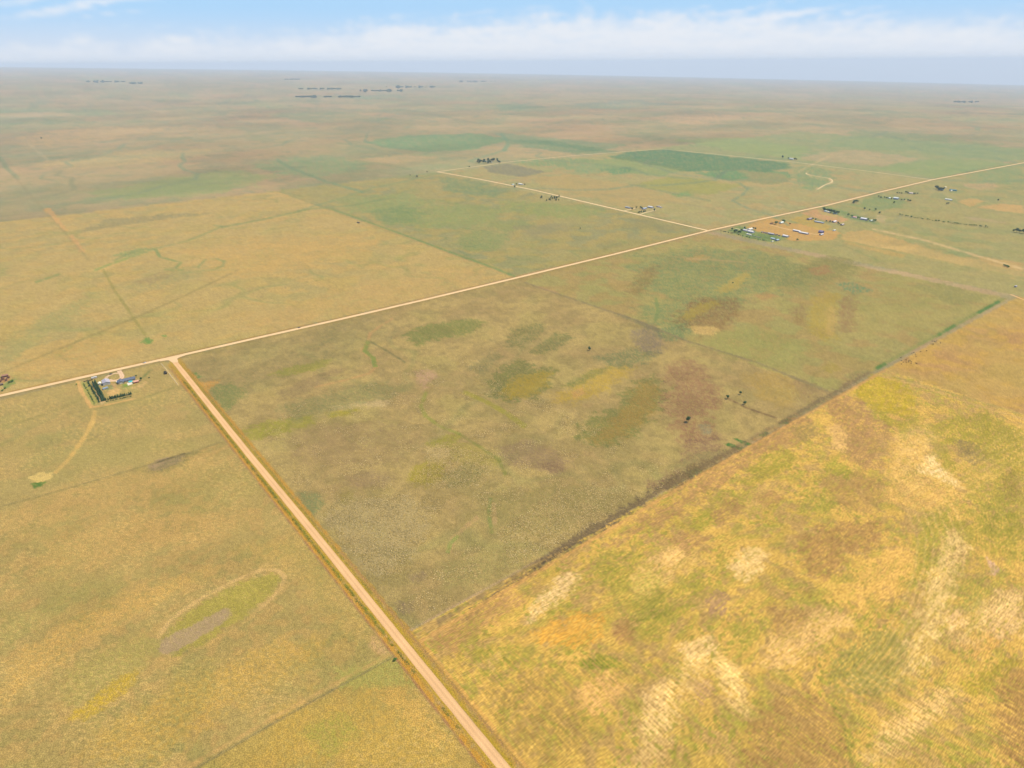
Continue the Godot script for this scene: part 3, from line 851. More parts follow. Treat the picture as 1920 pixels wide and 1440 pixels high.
func paint_patch(p: Array) -> void:
	var col := alb(p[0]) / 0.78
	var strength: float = p[1]
	var soft: float = p[2]
	var q: Array = p[3]
	var pts := PackedVector2Array()
	var lo := Vector2(1e9, 1e9)
	var hi := Vector2(-1e9, -1e9)
	for i in range(0, q.size(), 2):
		var w := at(q[i], q[i + 1])
		var v := Vector2(w.x, w.z)
		pts.append(v)
		lo = lo.min(v)
		hi = hi.max(v)
	# the true length of the outline's shorter side sets the size of its frayed edge
	var area := 0.0
	for i in pts.size():
		area += pts[i].cross(pts[(i + 1) % pts.size()])
	var size := sqrt(absf(area) * 0.5)
	var pad := size * 0.35
	lo -= Vector2(pad, pad)
	hi += Vector2(pad, pad)
	var n := 160
	var cell := (hi - lo) / n
	var img := Image.create(n, n, false, Image.FORMAT_L8)
	for r in n:
		var zz := lo.y + (r + 0.5) * cell.y
		var xs: Array = []
		for i in pts.size():
			var a := pts[i]
			var b := pts[(i + 1) % pts.size()]
			if (a.y > zz) != (b.y > zz):
				xs.append(a.x + (zz - a.y) / (b.y - a.y) * (b.x - a.x))
		xs.sort()
		for i in range(0, xs.size() - 1, 2):
			var x0 := int((xs[i] - lo.x) / cell.x)
			var x1 := int((xs[i + 1] - lo.x) / cell.x)
			img.fill_rect(Rect2i(x0, r, maxi(x1 - x0, 1), 1), Color.WHITE)
	# soften: shrink and enlarge again
	var bx := clampi(int((hi.x - lo.x) / maxf(size * soft * 0.45, 0.5)), 6, 150)
	var by := clampi(int((hi.y - lo.y) / maxf(size * soft * 0.45, 0.5)), 6, 150)
	img.resize(bx, by, Image.INTERPOLATE_LANCZOS)
	img.resize(n, n, Image.INTERPOLATE_CUBIC)
	var data := img.get_data()
	# which rows and columns of the sheet it can touch
	var r0 := 1e9
	var r1 := -1e9
	var c0 := 1e9
	var c1 := -1e9
	for i in 9:
		for j in 9:
			var ix := idx_of(lerpf(lo.x, hi.x, i / 8.0), lerpf(lo.y, hi.y, j / 8.0))
			r0 = minf(r0, ix.x)
			r1 = maxf(r1, ix.x)
			c0 = minf(c0, ix.y)
			c1 = maxf(c1, ix.y)
	var k1 := 3.2 / size
	var k2 := 9.0 / size
	var amp := size * minf(0.10, soft * 0.6)
	var grainy := clampf(soft * 3.0, 0.25, 0.8)
	for i in range(maxi(int(r0) - 1, 0), mini(int(r1) + 2, NR)):
		for j in range(maxi(int(c0) - 1, 0), mini(int(c1) + 2, NC)):
			var k := i * NC + j
			var x := gp[k].x
			var z := gp[k].z
			if x < lo.x or x > hi.x or z < lo.y or z > hi.y:
				continue
			var wx := x + amp * (na.get_noise_2d(x * k1, z * k1) * 0.8 + 0.6 * na.get_noise_2d(x * k2, z * k2) + 0.4 * na.get_noise_2d(x * k2 * 2.7, z * k2 * 2.7))
			var wz := z + amp * (na.get_noise_2d(x * k1 + 50.0, z * k1) * 0.8 + 0.6 * na.get_noise_2d(x * k2, z * k2 + 50.0) + 0.4 * na.get_noise_2d(x * k2 * 2.7, z * k2 * 2.7 + 50.0))
			var fu := (wx - lo.x) / cell.x - 0.5
			var fv := (wz - lo.y) / cell.y - 0.5
			var u := int(fu)
			var v := int(fv)
			if u < 0 or v < 0 or u >= n - 1 or v >= n - 1:
				continue
			fu -= u
			fv -= v
			var b := v * n + u
			var m := lerpf(lerpf(data[b], data[b + 1], fu), lerpf(data[b + n], data[b + n + 1], fu), fv)
			if m < 1.0:
				continue
			var g := 1.0 + grainy * (0.8 * na.get_noise_2d(x / 5.0 + 9.0, z / 5.0) + 0.6 * na.get_noise_2d(x * k2 * 1.7, z * k2 * 1.7))
			if gf[k] == 1:
				# in the stubble, growth follows the drill rows
				g += 0.9 * (na.get_noise_2d(x * 0.022, z * 0.36) if z - 860.0 < (x - 12.0) * 0.95 else na.get_noise_2d(z * 0.022 + 31.0, x * 0.36))
			var t := clampf(m / 255.0 * strength * g, 0.0, 1.0)
			var c := gc[k]
			# keep the grain that the field already has
			var lum := (c.r + c.g + c.b) / maxf(fcol[gf[k]][0].r + fcol[gf[k]][0].g + fcol[gf[k]][0].b, 0.01)
			gc[k] = c.lerp(col * lerpf(1.0, lum, 0.6), t)

func paint_line(col: Color, strength: float, half: float, pts: PackedVector2Array, fray: float, mean := 0.78) -> void:
	var hit := {}
	col = col / mean
	for s in pts.size() - 1:
		var a := pts[s]
		var b := pts[s + 1]
		var dir := (b - a).normalized()
		var nrm := Vector2(-dir.y, dir.x)
		var len := a.distance_to(b)
		var t := 0.0
		while t < len:
			var p := a + dir * t
			var i0 := idx_of(p.x, p.y)
			var i1 := idx_of(p.x + nrm.x * half, p.y + nrm.y * half)
			var ia := idx_of(p.x + dir.x, p.y + dir.y)
			var along := ia - i0
			var un := along.normalized()
			var perp := Vector2(-un.y, un.x)
			# half width measured in cells of the sheet; never thinner than the cells can hold
			var w := absf((i1 - i0).dot(perp))
			var we := maxf(w, 0.62)
			var st := strength * minf(1.0, w / we * 1.25)
			# ragged along its length
			var n := na.get_noise_2d(p.x / 14.0, p.y / 14.0) + 0.6 * na.get_noise_2d(p.x / 4.0, p.y / 4.0)
			st *= clampf(1.0 + fray * n * 1.4, 0.0, 1.3)
			we *= 1.0 + fray * 0.5 * n
			var lo := i0 - Vector2(we + 1.0, we + 1.0)
			var hi := i0 + Vector2(we + 1.0, we + 1.0)
			for i in range(maxi(int(lo.x), 0), mini(int(hi.x) + 1, NR)):
				for j in range(maxi(int(lo.y), 0), mini(int(hi.y) + 1, NC)):
					var dv := Vector2(i, j) - i0
					var off := absf(dv.dot(perp))
					if absf(dv.dot(un)) > 1.2:
						continue
					var f := st * clampf(we + 0.5 - off, 0.0, 1.0)
					if f > 0.0:
						var k := i * NC + j
						if f > hit.get(k, 0.0):
							hit[k] = f
			t += maxf(0.9 / maxf(along.length(), 0.0001), 0.4)
	for k in hit:
		var c := gc[k]
		var lum := (c.r + c.g + c.b) / maxf(fcol[gf[k]][0].r + fcol[gf[k]][0].g + fcol[gf[k]][0].b, 0.01)
		gc[k] = c.lerp(col * lerpf(1.0, lum, 0.5), clampf(hit[k], 0.0, 1.0))

func run_of(px: Array, off := 0.0) -> PackedVector2Array:
	# a line of photograph pixels laid on the ground, moved sideways by off metres
	var out := PackedVector2Array()
	var p := PackedVector2Array()
	for i in range(0, px.size(), 2):
		var w := at(px[i], px[i + 1])
		p.append(Vector2(w.x, w.z))
	for i in p.size():
		var a := p[maxi(i - 1, 0)]
		var b := p[mini(i + 1, p.size() - 1)]
		var d := (b - a).normalized()
		out.append(p[i] + Vector2(-d.y, d.x) * off)
	return out

func straight(x: float, z0: float, z1: float) -> PackedVector2Array:
	return PackedVector2Array([Vector2(x, z0), Vector2(x, (z0 + z1) * 0.5), Vector2(x, z1)])

const ROAD_B := [-500,858, -200,786, 0,742, 160,706, 322,670, 480,634, 640,598, 800,561, 968,521, 1150,477, 1330,432, 1440,408, 1550,385, 1650,360, 1748,337, 1920,305]
const ROAD_N := [1330,433, 1180,398, 1000,356, 900,336, 820,322]
const ROAD_W := [820,322, 900,311, 960,303, 1060,293, 1240,279]
const ROAD_E := [1240,279, 1360,291, 1480,303, 1620,320, 1748,337]

func paint_verges() -> void:
	# the near road: ditch, weeds and tawny grass on both sides of the gravel
	paint_line(alb("c09a4c"), 0.8, 4.5, straight(-8.6, 30.0, 1230.0), 0.3)
	paint_line(alb("c2a23c"), 0.85, 1.2, straight(-5.4, 20.0, 1230.0), 0.3)
	paint_line(alb("7a842e"), 0.7, 1.3, straight(-8.4, 130.0, 850.0), 1.4)
	paint_line(alb("d09a3c"), 0.6, 1.6, straight(-11.0, 90.0, 1230.0), 0.8)
	paint_line(alb("a87f54"), 0.75, 1.0, straight(-13.6, 60.0, 1230.0), 0.3)
	paint_line(alb("be9a48"), 0.75, 4.5, straight(8.6, 20.0, 1230.0), 0.3)
	paint_line(alb("bda038"), 0.85, 1.3, straight(5.6, 20.0, 1230.0), 0.3)
	paint_line(alb("8a8444"), 0.5, 0.9, straight(7.4, 120.0, 800.0), 1.2)
	paint_line(alb("d09a48"), 0.6, 1.1, straight(11.2, 80.0, 700.0), 0.8)
	paint_line(alb("b58e60"), 0.7, 1.2, straight(10.8, 700.0, 1230.0), 0.4)
	paint_line(alb("d2a45c"), 0.7, 1.6, straight(14.0, 862.0, 1230.0), 0.3)
	# the section road
	paint_line(alb("b08c50"), 0.7, 3.0, run_of(ROAD_B, -7.5), 0.4)
	paint_line(alb("a58c50"), 0.6, 3.0, run_of(ROAD_B, 7.5), 0.5)
	paint_line(alb("8f8250"), 0.6, 1.4, run_of(ROAD_B, 11.0), 0.6)
	for r in [ROAD_N, ROAD_W, ROAD_E]:
		paint_line(alb("a8925c"), 0.5, 4.0, run_of(r, 0.0), 0.4)
	# the fence south of the weedy pastures: a sandy plough edge, then a dark weedy ditch
	paint_line(alb("d0a262"), 0.8, 2.2, PackedVector2Array([Vector2(14, 862), Vector2(480, 850), Vector2(970, 844)]), 0.2)
	paint_line(alb("8d7858"), 0.5, 3.0, PackedVector2Array([Vector2(40, 852), Vector2(250, 843), Vector2(480, 838), Vector2(940, 832)]), 0.35)

func make_sheets() -> void:
	var nf := fields.size()
	var maps: Array = []
	var vs: Array = []
	var cols: Array = []
	var ids: Array = []
	for f in nf:
		var m := PackedInt32Array()
		m.resize(NR * NC)
		m.fill(-1)
		maps.append(m)
		vs.append(PackedVector3Array())
		cols.append(PackedColorArray())
		ids.append(PackedInt32Array())
	# gather each field's cells
	for f in nf:
		var m: PackedInt32Array = maps[f]
		var v := PackedVector3Array()
		var c := PackedColorArray()
		var id := PackedInt32Array()
		for i in NR - 1:
			for j in NC - 1:
				var k := i * NC + j
				if gf[k] != f:
					continue
				for q in [k, k + NC, k + 1, k + 1, k + NC, k + NC + 1]:
					if m[q] < 0:
						m[q] = v.size()
						v.append(gp[q])
						c.append(gc[q])
					id.append(m[q])
		if f == 0:
			# the rest of the plain, behind and beside the viewer, in coarser cells
			var turn := TAU - 2.0 * HALF_AZ
			var n := 48
			for i in range(0, NR - 1):
				for j in n:
					for q in [[i, j], [i, j + 1], [i + 1, j], [i, j + 1], [i + 1, j + 1], [i + 1, j]]:
						var a: float = YAW + HALF_AZ - STEP_C * 0.2 + (turn + STEP_C * 0.6) * q[1] / n
						var d := grow_d[q[0]]
						var x := CAM.x + sin(a) * d
						var z := CAM.z - cos(a) * d
						id.append(v.size())
						v.append(Vector3(x, ground_y(x, z), z))
						c.append(fcol[0][0])
			for j in 96:
				for q in [0, j + 1, j]:
					var a: float = TAU * q / 96.0
					var d := 0.0 if q == 0 and id.size() % 3 == 0 else grow_d[0] * 1.02
					id.append(v.size())
					v.append(Vector3(CAM.x + sin(a) * d, -0.1, CAM.z - cos(a) * d))
					c.append(fcol[0][0])
		if v.is_empty():
			continue
		var nm := PackedVector3Array()
		nm.resize(v.size())
		nm.fill(Vector3.UP)
		var arr := []
		arr.resize(Mesh.ARRAY_MAX)
		arr[Mesh.ARRAY_VERTEX] = v
		arr[Mesh.ARRAY_NORMAL] = nm
		arr[Mesh.ARRAY_COLOR] = c
		arr[Mesh.ARRAY_INDEX] = id
		var am := ArrayMesh.new()
		am.add_surface_from_arrays(Mesh.PRIMITIVE_TRIANGLES, arr)
		structure(fields[f][0], am, mats[fields[f][10]])

# ---------------------------------------------------------------- roads and drives
func ribbon(pts: PackedVector2Array, half: float, hex: String, up: float, step := 12.0, dense := false) -> ArrayMesh:
	# a cambered strip of gravel with worn wheel tracks
	var cl := PackedVector2Array()
	for i in pts.size() - 1:
		var n := maxi(int(pts[i].distance_to(pts[i + 1]) / step), 1)
		for k in n:
			var p := pts[i].lerp(pts[i + 1], float(k) / n)
			if dense and pts.size() > 2:
				var a := pts[maxi(i - 1, 0)]
				var d := pts[mini(i + 2, pts.size() - 1)]
				p = pts[i].cubic_interpolate(pts[i + 1], a, d, float(k) / n)
			cl.append(p)
	cl.append(pts[pts.size() - 1])
	var col := alb(hex) / 0.91
	var offs := [-1.0, -0.86, -0.62, -0.36, -0.12, 0.12, 0.36, 0.62, 0.86, 1.0]
	var tone := [0.84, 0.93, 1.03, 1.07, 0.92, 0.92, 1.07, 1.03, 0.93, 0.84]
	var v := PackedVector3Array()
	var c := PackedColorArray()
	var id := PackedInt32Array()
	for i in cl.size():
		var d := (cl[mini(i + 1, cl.size() - 1)] - cl[maxi(i - 1, 0)]).normalized()
		var nrm := Vector2(-d.y, d.x)
		for k in offs.size():
			var o: float = offs[k]
			var edge := half * (1.0 + 0.05 * na.get_noise_2d(cl[i].x / 11.0 + o * 40.0, cl[i].y / 11.0))
			var p := cl[i] + nrm * (o * edge)
			var lift := up * (1.0 - o * o) + 0.012
			v.append(on_ground(p.x, p.y, lift))
			var t: float = tone[k]
			t *= 1.0 + 0.05 * na.get_noise_2d(p.x / 30.0, p.y / 30.0) + 0.04 * na.get_noise_2d(p.x / 7.0, p.y / 7.0)
			c.append(col * t)
	var m := offs.size()
	for i in cl.size() - 1:
		for k in m - 1:
			var q := i * m + k
			id.append_array([q, q + m, q + 1, q + 1, q + m, q + m + 1])
	var nm := PackedVector3Array()
	nm.resize(v.size())
	nm.fill(Vector3.UP)
	var arr := []
	arr.resize(Mesh.ARRAY_MAX)
	arr[Mesh.ARRAY_VERTEX] = v
	arr[Mesh.ARRAY_NORMAL] = nm
	arr[Mesh.ARRAY_COLOR] = c
	arr[Mesh.ARRAY_INDEX] = id
	var am := ArrayMesh.new()
	am.add_surface_from_arrays(Mesh.PRIMITIVE_TRIANGLES, arr)
	return am

func sheet(pts: PackedVector2Array, hex: String, up: float, smoothed := true) -> ArrayMesh:
	# a flat outlined sheet lying on the ground
	var p := pts
	if smoothed:
		p = PackedVector2Array()
		for i in pts.size():
			for k in 4:
				p.append(pts[i].cubic_interpolate(pts[(i + 1) % pts.size()], pts[(i - 1 + pts.size()) % pts.size()], pts[(i + 2) % pts.size()], k / 4.0))
	var tr := Geometry2D.triangulate_polygon(p)
	var v := PackedVector3Array()
	var c := PackedColorArray()
	var nm := PackedVector3Array()
	for i in tr:
		v.append(on_ground(p[i].x, p[i].y, up))
		c.append(alb(hex) / 0.91)
		nm.append(Vector3.UP)
	var arr := []
	arr.resize(Mesh.ARRAY_MAX)
	arr[Mesh.ARRAY_VERTEX] = v
	arr[Mesh.ARRAY_NORMAL] = nm
	arr[Mesh.ARRAY_COLOR] = c
	var am := ArrayMesh.new()
	am.add_surface_from_arrays(Mesh.PRIMITIVE_TRIANGLES, arr)
	return am

func build_roads() -> void:
	var b := run_of(ROAD_B)
	# on beyond the edge of the picture
	var dir := (b[b.size() - 1] - b[b.size() - 2]).normalized()
	b.append(b[b.size() - 1] + dir * 700.0)
	structure("gravel_road", ribbon(b, 4.9, "edcba4", 0.12), mats.gravel)
	var j := at(322, 671)
	var a := PackedVector2Array()
	for i in 13:
		a.append(Vector2(0.6 * sin(i * 1.7), lerpf(j.z + 6.0, 1700.0, i / 12.0)))
	a[0] = Vector2(j.x, j.z)
	structure("gravel_road", ribbon(a, 4.4, "e6bb90", 0.13), mats.gravel)
	# the flared mouth of the junction
	structure("gravel_road", sheet(PackedVector2Array([Vector2(j.x - 22, j.z + 3.2), Vector2(j.x - 8, j.z + 8), Vector2(j.x - 4.4, j.z + 24), Vector2(j.x + 4.6, j.z + 26), Vector2(j.x + 8, j.z + 9), Vector2(j.x + 24, j.z + 2.5), Vector2(j.x, j.z - 2)]), "eccaa6", 0.175), mats.gravel)
	structure("gravel_road", ribbon(run_of(ROAD_N), 4.6, "f0d2ac", 0.12, 20.0), mats.gravel)
	structure("gravel_road", ribbon(run_of(ROAD_W), 4.2, "ead0aa", 0.12, 20.0), mats.gravel)
	structure("gravel_road", ribbon(run_of(ROAD_E), 3.8, "ead0aa", 0.12, 20.0), mats.gravel)
	structure("driveway", ribbon(run_of([223,695, 227,701, 229,706, 226,711, 219,713, 211,714, 204,712]), 3.6, "e2c0a6", 0.06, 3.0, true), mats.gravel)
	structure("driveway", ribbon(run_of([226,700, 216,700, 207,703, 200,707, 198,712]), 2.6, "dcbc9e", 0.07, 3.0, true), mats.gravel)
	structure("driveway", ribbon(run_of([1198,403, 1212,398, 1226,395, 1229,393]), 2.6, "e8d0ae", 0.08, 6.0, true), mats.gravel)
	structure("driveway", ribbon(run_of([1171,395, 1180,393, 1192,390]), 2.4, "e8d0ae", 0.08, 6.0, true), mats.gravel)
	structure("driveway", ribbon(run_of([1442,421, 1478,430, 1520,438, 1545,441]), 2.4, "e6c090", 0.08, 8.0, true), mats.gravel)
	structure("driveway", ribbon(run_of([1378,428, 1392,431, 1404,433]), 2.4, "e6d0b0", 0.08, 8.0, true), mats.gravel)
	structure("dirt_track", ribbon(run_of([1895,552, 1915,560, 1950,574]), 2.2, "e2b884", 0.05, 8.0, true), mats.gravel)
	structure("dirt_track", ribbon(run_of([1533,355, 1546,347, 1560,341, 1556,335, 1535,331, 1514,327, 1512,324]), 3.2, "dcc69c", 0.05, 12.0, true), mats.gravel)

# ---------------------------------------------------------------- fences
func fence(label: String, pts: PackedVector2Array, gap: float, post_hex: String, tall: float, thick: float, rails := false) -> void:
	var first := pts[0]
	var t := thing("white_rail_fence" if rails else "wire_fence", label, "fence", on_ground(first.x, first.y))
	var o := t.position
	var posts := begin()
	var wires := begin()
	var last := Vector3.INF
	for i in pts.size() - 1:
		var n := maxi(int(pts[i].distance_to(pts[i + 1]) / gap), 1)
		for k in n + (1 if i == pts.size() - 2 else 0):
			var p := pts[i].lerp(pts[i + 1], float(k) / n)
			var w := on_ground(p.x, p.y) - o
			st_box(posts, w + Vector3(0, tall * 0.5 - 0.05, 0), Vector3(thick, tall + 0.1, thick))
			if last != Vector3.INF:
				var d := (w - last).normalized()
				var s := Vector3(-d.z, 0, d.x) * (0.03 if rails else 0.006)
				for h in ([0.45, 0.85, 1.2] if rails else [0.4, 0.7, 1.0, 1.2]):
					var hh: float = h
					var th := 0.07 if rails else 0.006
					quad(wires, last + s + Vector3(0, hh + th, 0), w + s + Vector3(0, hh + th, 0), w - s + Vector3(0, hh + th, 0), last - s + Vector3(0, hh + th, 0))
					quad(wires, last - s + Vector3(0, hh - th, 0), last - s + Vector3(0, hh + th, 0), w - s + Vector3(0, hh + th, 0), w - s + Vector3(0, hh - th, 0))
					quad(wires, w + s + Vector3(0, hh - th, 0), w + s + Vector3(0, hh + th, 0), last + s + Vector3(0, hh + th, 0), last + s + Vector3(0, hh - th, 0))
			last = w
	var pm := part(t, "posts", done(posts), plain(post_hex))
	pm.set_meta("kind", "stuff")
	var wm := part(t, "rails" if rails else "wires", done(wires), plain("f2efe8" if rails else "9a9488", 0.6))
	wm.set_meta("kind", "stuff")

func build_fences() -> void:
	fence("wire fence on wooden posts between the near gravel road and the weedy pasture", PackedVector2Array([Vector2(12.2, 24), Vector2(12.2, 845)]), 5.0, "8f7a60", 1.3, 0.13)
	fence("wire fence on wooden posts between the near gravel road and the stubble field", PackedVector2Array([Vector2(12.2, 864), Vector2(12.2, 1230)]), 5.0, "8f7a60", 1.3, 0.13)
	fence("wire fence along the tan pastures with the dry pond, beside the gravel road", PackedVector2Array([Vector2(-15, 130), Vector2(-15, 500), Vector2(-15, 862), Vector2(-15, 1230)]), 5.0, "8f7a60", 1.3, 0.13)
	fence("long wire fence dividing the weedy pasture from the stubble field", PackedVector2Array([Vector2(14, 858), Vector2(480, 846), Vector2(970, 840), Vector2(1560, 830)]), 6.0, "8f7a60", 1.3, 0.13)
	fence("wire fence crossing between the two weedy pastures", run_of([985,530, 1060,556, 1180,596, 1290,640, 1420,680, 1552,734]), 6.0, "85745c", 1.3, 0.13)
	fence("wire fence running from the gravel road past the dry stock pond to the west", run_of([412,830, 345,852, 200,895, 0,950]), 6.0, "85745c", 1.3, 0.13)
	fence("wire fence with a dark grass line below the pasture with the dry pond", run_of([738,1232, 520,1352, 365,1442]), 5.0, "85745c", 1.3, 0.13)
	fence("white rail fence beside the farmstead paddock near the road junction", run_of([302,682, 310,691, 318,702, 334,722]), 3.2, "f2efe8", 1.35, 0.22, true)

# ---------------------------------------------------------------- buildings
func gable(st: SurfaceTool, w: float, l: float, h: float, rise: float) -> void:
	# walls with gable ends: ridge along z
	var x := w * 0.5
	var z := l * 0.5
	for s in [-1.0, 1.0]:
		var a := Vector3(-x * s, -0.3, z * s)
		var b := Vector3(x * s, -0.3, z * s)
		var c := Vector3(x * s, h, z * s)
		var d := Vector3(-x * s, h, z * s)
		quad(st, a, d, c, b)
		tri(st, d, Vector3(0, h + rise, z * s), c)
		quad(st, Vector3(x * s, -0.3, z * s), Vector3(x * s, h, z * s), Vector3(x * s, h, -z * s), Vector3(x * s, -0.3, -z * s))

func roof_shape(st: SurfaceTool, w: float, l: float, h: float, rise: float, over: float) -> void:
	var x := w * 0.5 + over
	var z := l * 0.5 + over
	var drop := rise * over / (w * 0.5)
	var t := 0.14
	for s in [-1.0, 1.0]:
		var e0 := Vector3(x * s, h - drop, -z)
		var e1 := Vector3(x * s, h - drop, z)
		var r0 := Vector3(0, h + rise, -z)
		var r1 := Vector3(0, h + rise, z)
		var u := Vector3(0, t, 0)
		if s > 0:
			quad(st, r0 + u, e0 + u, e1 + u, r1 + u)
			quad(st, r1, e1, e0, r0)
			quad(st, e0, e1, e1 + u, e0 + u)
		else:
			quad(st, r1 + u, e1 + u, e0 + u, r0 + u)
			quad(st, r0, e0, e1, r1)
			quad(st, e1, e0, e0 + u, e1 + u)
		quad(st, r1, r1 + u, e1 + u, e1) if s > 0 else quad(st, e1, e1 + u, r1 + u, r1)
		quad(st, e0, e0 + u, r0 + u, r0) if s > 0 else quad(st, r0, r0 + u, e0 + u, e0)

func building(called: String, label: String, category: String, where: Vector3, turn: float, w: float, l: float, h: float, rise: float, wall_hex: String, roof_hex: String, group := "", openings := 2, metal := false) -> Node3D:
	var t := thing(called, label, category, where, turn, group)
	var s := begin()
	gable(s, w, l, h, rise)
	part(t, "wall", done(s), plain(wall_hex, 0.7))
	s = begin()
	roof_shape(s, w, l, h, rise, 0.35)
	var r := part(t, "roof", done(s), plain(roof_hex, 0.45 if metal else 0.85))
	if metal:
		for k in int(l / 3.0):
			var seam := begin()
			for sd in [-1.0, 1.0]:
				var z := -l * 0.5 + 1.5 + k * 3.0
				var e := Vector3(w * 0.5 * sd, h + 0.15, z)
				var g := Vector3(0, h + rise + 0.15, z)
				var a := Vector3(0, 0, 0.06)
				var up := Vector3(0, 0.08, 0)
				quad(seam, e - a, e - a + up, g - a + up, g - a)
				quad(seam, g + a, g + a + up, e + a + up, e + a)
				quad(seam, e - a + up, e + a + up, g + a + up, g - a + up)
			part(r, "seam", done(seam), plain(roof_hex, 0.45))
	for k in openings:
		var z := -l * 0.5 + l * (k + 0.5) / openings
		for sd in [-1.0, 1.0]:
			if k == 0 and sd > 0:
				var d := part(t, "door", box(0.1, minf(2.1, h - 0.2), 1.1), plain("6a5a4c", 0.6), Vector3(sd * (w * 0.5 + 0.03), minf(2.1, h - 0.2) * 0.5, z))
				part(d, "handle", box(0.08, 0.08, 0.16), plain("d0d0d0", 0.3), Vector3(0.07, 0, 0.38))
			elif category == "house":
				var f := part(t, "window", box(0.1, 1.2, 1.6), plain("f0eeea", 0.6), Vector3(sd * (w * 0.5 + 0.03), 1.5, z))
				part(f, "pane", box(0.05, 1.0, 1.4), plain("3a4450", 0.1, 0.5), Vector3(sd * 0.05, 0, 0))
	if category == "barn" or category == "garage":
		part(t, "door", box(minf(4.0, w * 0.6), minf(3.2, h - 0.1), 0.1), plain("cfcfcc", 0.6), Vector3(0, minf(3.2, h - 0.1) * 0.5, l * 0.5 + 0.04))
	return t

func wheel_mesh(r: float, w: float) -> CylinderMesh:
	var c := CylinderMesh.new()
	c.top_radius = r
	c.bottom_radius = r
	c.height = w
	c.radial_segments = 14
	c.rings = 1
	return c

func vehicle(called: String, label: String, category: String, where: Vector3, turn: float, hex: String, style: String, group := "") -> Node3D:
	# length along z, nose at -z; style: pickup, suv, trailer
	var t := thing(called, label, category, where, turn, group)
	var paint := plain(hex, 0.3, 0.5)
	var L := 5.4 if style == "pickup" else 4.8
	var W := 1.95
	var rail := 1.0
	if style == "trailer":
		L = 8.5
		W = 2.5
	# lower body: an outline drawn out across the width
	var side: Array
	if style == "trailer":
		side = [Vector2(-L / 2, 0.55), Vector2(-L / 2, 2.4), Vector2(-L / 2 + 0.5, 2.95), Vector2(L / 2 - 0.2, 2.95), Vector2(L / 2, 2.7), Vector2(L / 2, 0.55)]
	else:
		side = [Vector2(-L / 2, 0.4), Vector2(-L / 2, 0.85), Vector2(-L / 2 + 0.25, 1.02), Vector2(-L * 0.18, 1.1), Vector2(L / 2 - 0.1, 1.1), Vector2(L / 2, 0.95), Vector2(L / 2, 0.4)]
	part(t, "body", extrude(side, W, 0.0), paint)
	if style != "trailer":
		var c1 := L * 0.12 if style == "pickup" else L * 0.44
		var cab := [Vector2(-L * 0.2, 1.08), Vector2(-L * 0.08, 1.74), Vector2(c1 - 0.2, 1.76), Vector2(c1, 1.08)]
		var cb := part(t, "cabin", extrude(cab, W * 0.92, 0.14), paint)
		part(cb, "window", extrude([Vector2(-L * 0.17, 1.14), Vector2(-L * 0.075, 1.66), Vector2(c1 - 0.28, 1.66), Vector2(c1 - 0.1, 1.14)], W * 0.93 + 0.02, 0.12), plain("2a3038", 0.1, 0.5))
		if style == "pickup":
			part(t, "bed", box(W - 0.3, 0.06, L * 0.34), plain("4a4a4a"), Vector3(0, 1.12, L * 0.31))
		for s in [-1.0, 1.0]:
			part(t, "headlight", box(0.35, 0.16, 0.06), plain("f4f4f0", 0.2), Vector3(0.62 * s, 0.8, -L / 2 - 0.01))
			for z in [-0.31, 0.31]:
				var w := part(t, "wheel", wheel_mesh(0.36, 0.24), plain("24221f"), Vector3(s * (W / 2 - 0.1), 0.36, L * z), Vector3(0, 0, PI / 2))
				part(w, "rim", wheel_mesh(0.2, 0.26), plain("b8b8b8", 0.3))
	else:
		for s in [-1.0, 1.0]:
			part(t, "window", box(0.06, 0.7, 1.4), plain("2a3038", 0.1), Vector3(s * (W / 2), 2.0, -1.0))
			for z in [0.4, 1.3]:
				var w := part(t, "wheel", wheel_mesh(0.38, 0.24), plain("24221f"), Vector3(s * (W / 2 - 0.12), 0.38, z), Vector3(0, 0, PI / 2))
				part(w, "rim", wheel_mesh(0.2, 0.26), plain("b8b8b8", 0.3))
		part(t, "hitch", box(0.16, 0.14, 1.4), plain("3a3a3a"), Vector3(0, 0.6, -L / 2 - 0.7))
	return t

func extrude(outline: Array, width: float, tuck: float) -> ArrayMesh:
	# outline in (z, y), drawn across x; upper points lean in by tuck
	var st := begin()
	var n := outline.size()
	var top := -1e9
	var low := 1e9
	for p in outline:
		top = maxf(top, p.y)
		low = minf(low, p.y)
	var lft: Array[Vector3] = []
	var rgt: Array[Vector3] = []
	for p in outline:
		var x: float = width * 0.5 - tuck * (p.y - low) / maxf(top - low, 0.01)
		lft.append(Vector3(-x, p.y, p.x))
		rgt.append(Vector3(x, p.y, p.x))
	for i in n:
		var j := (i + 1) % n
		quad(st, lft[i], rgt[i], rgt[j], lft[j])
	for i in range(1, n - 1):
		tri(st, lft[0], lft[i], lft[i + 1])
		tri(st, rgt[0], rgt[i + 1], rgt[i])
	return done(st)

func road_turn(px: float, py: float, qx: float, qy: float) -> float:
	# the turn that lays -z along the way from one pixel to the other
	var a := at(px, py)
	var b := at(qx, qy)
	return atan2(-(b.x - a.x), -(b.z - a.z))

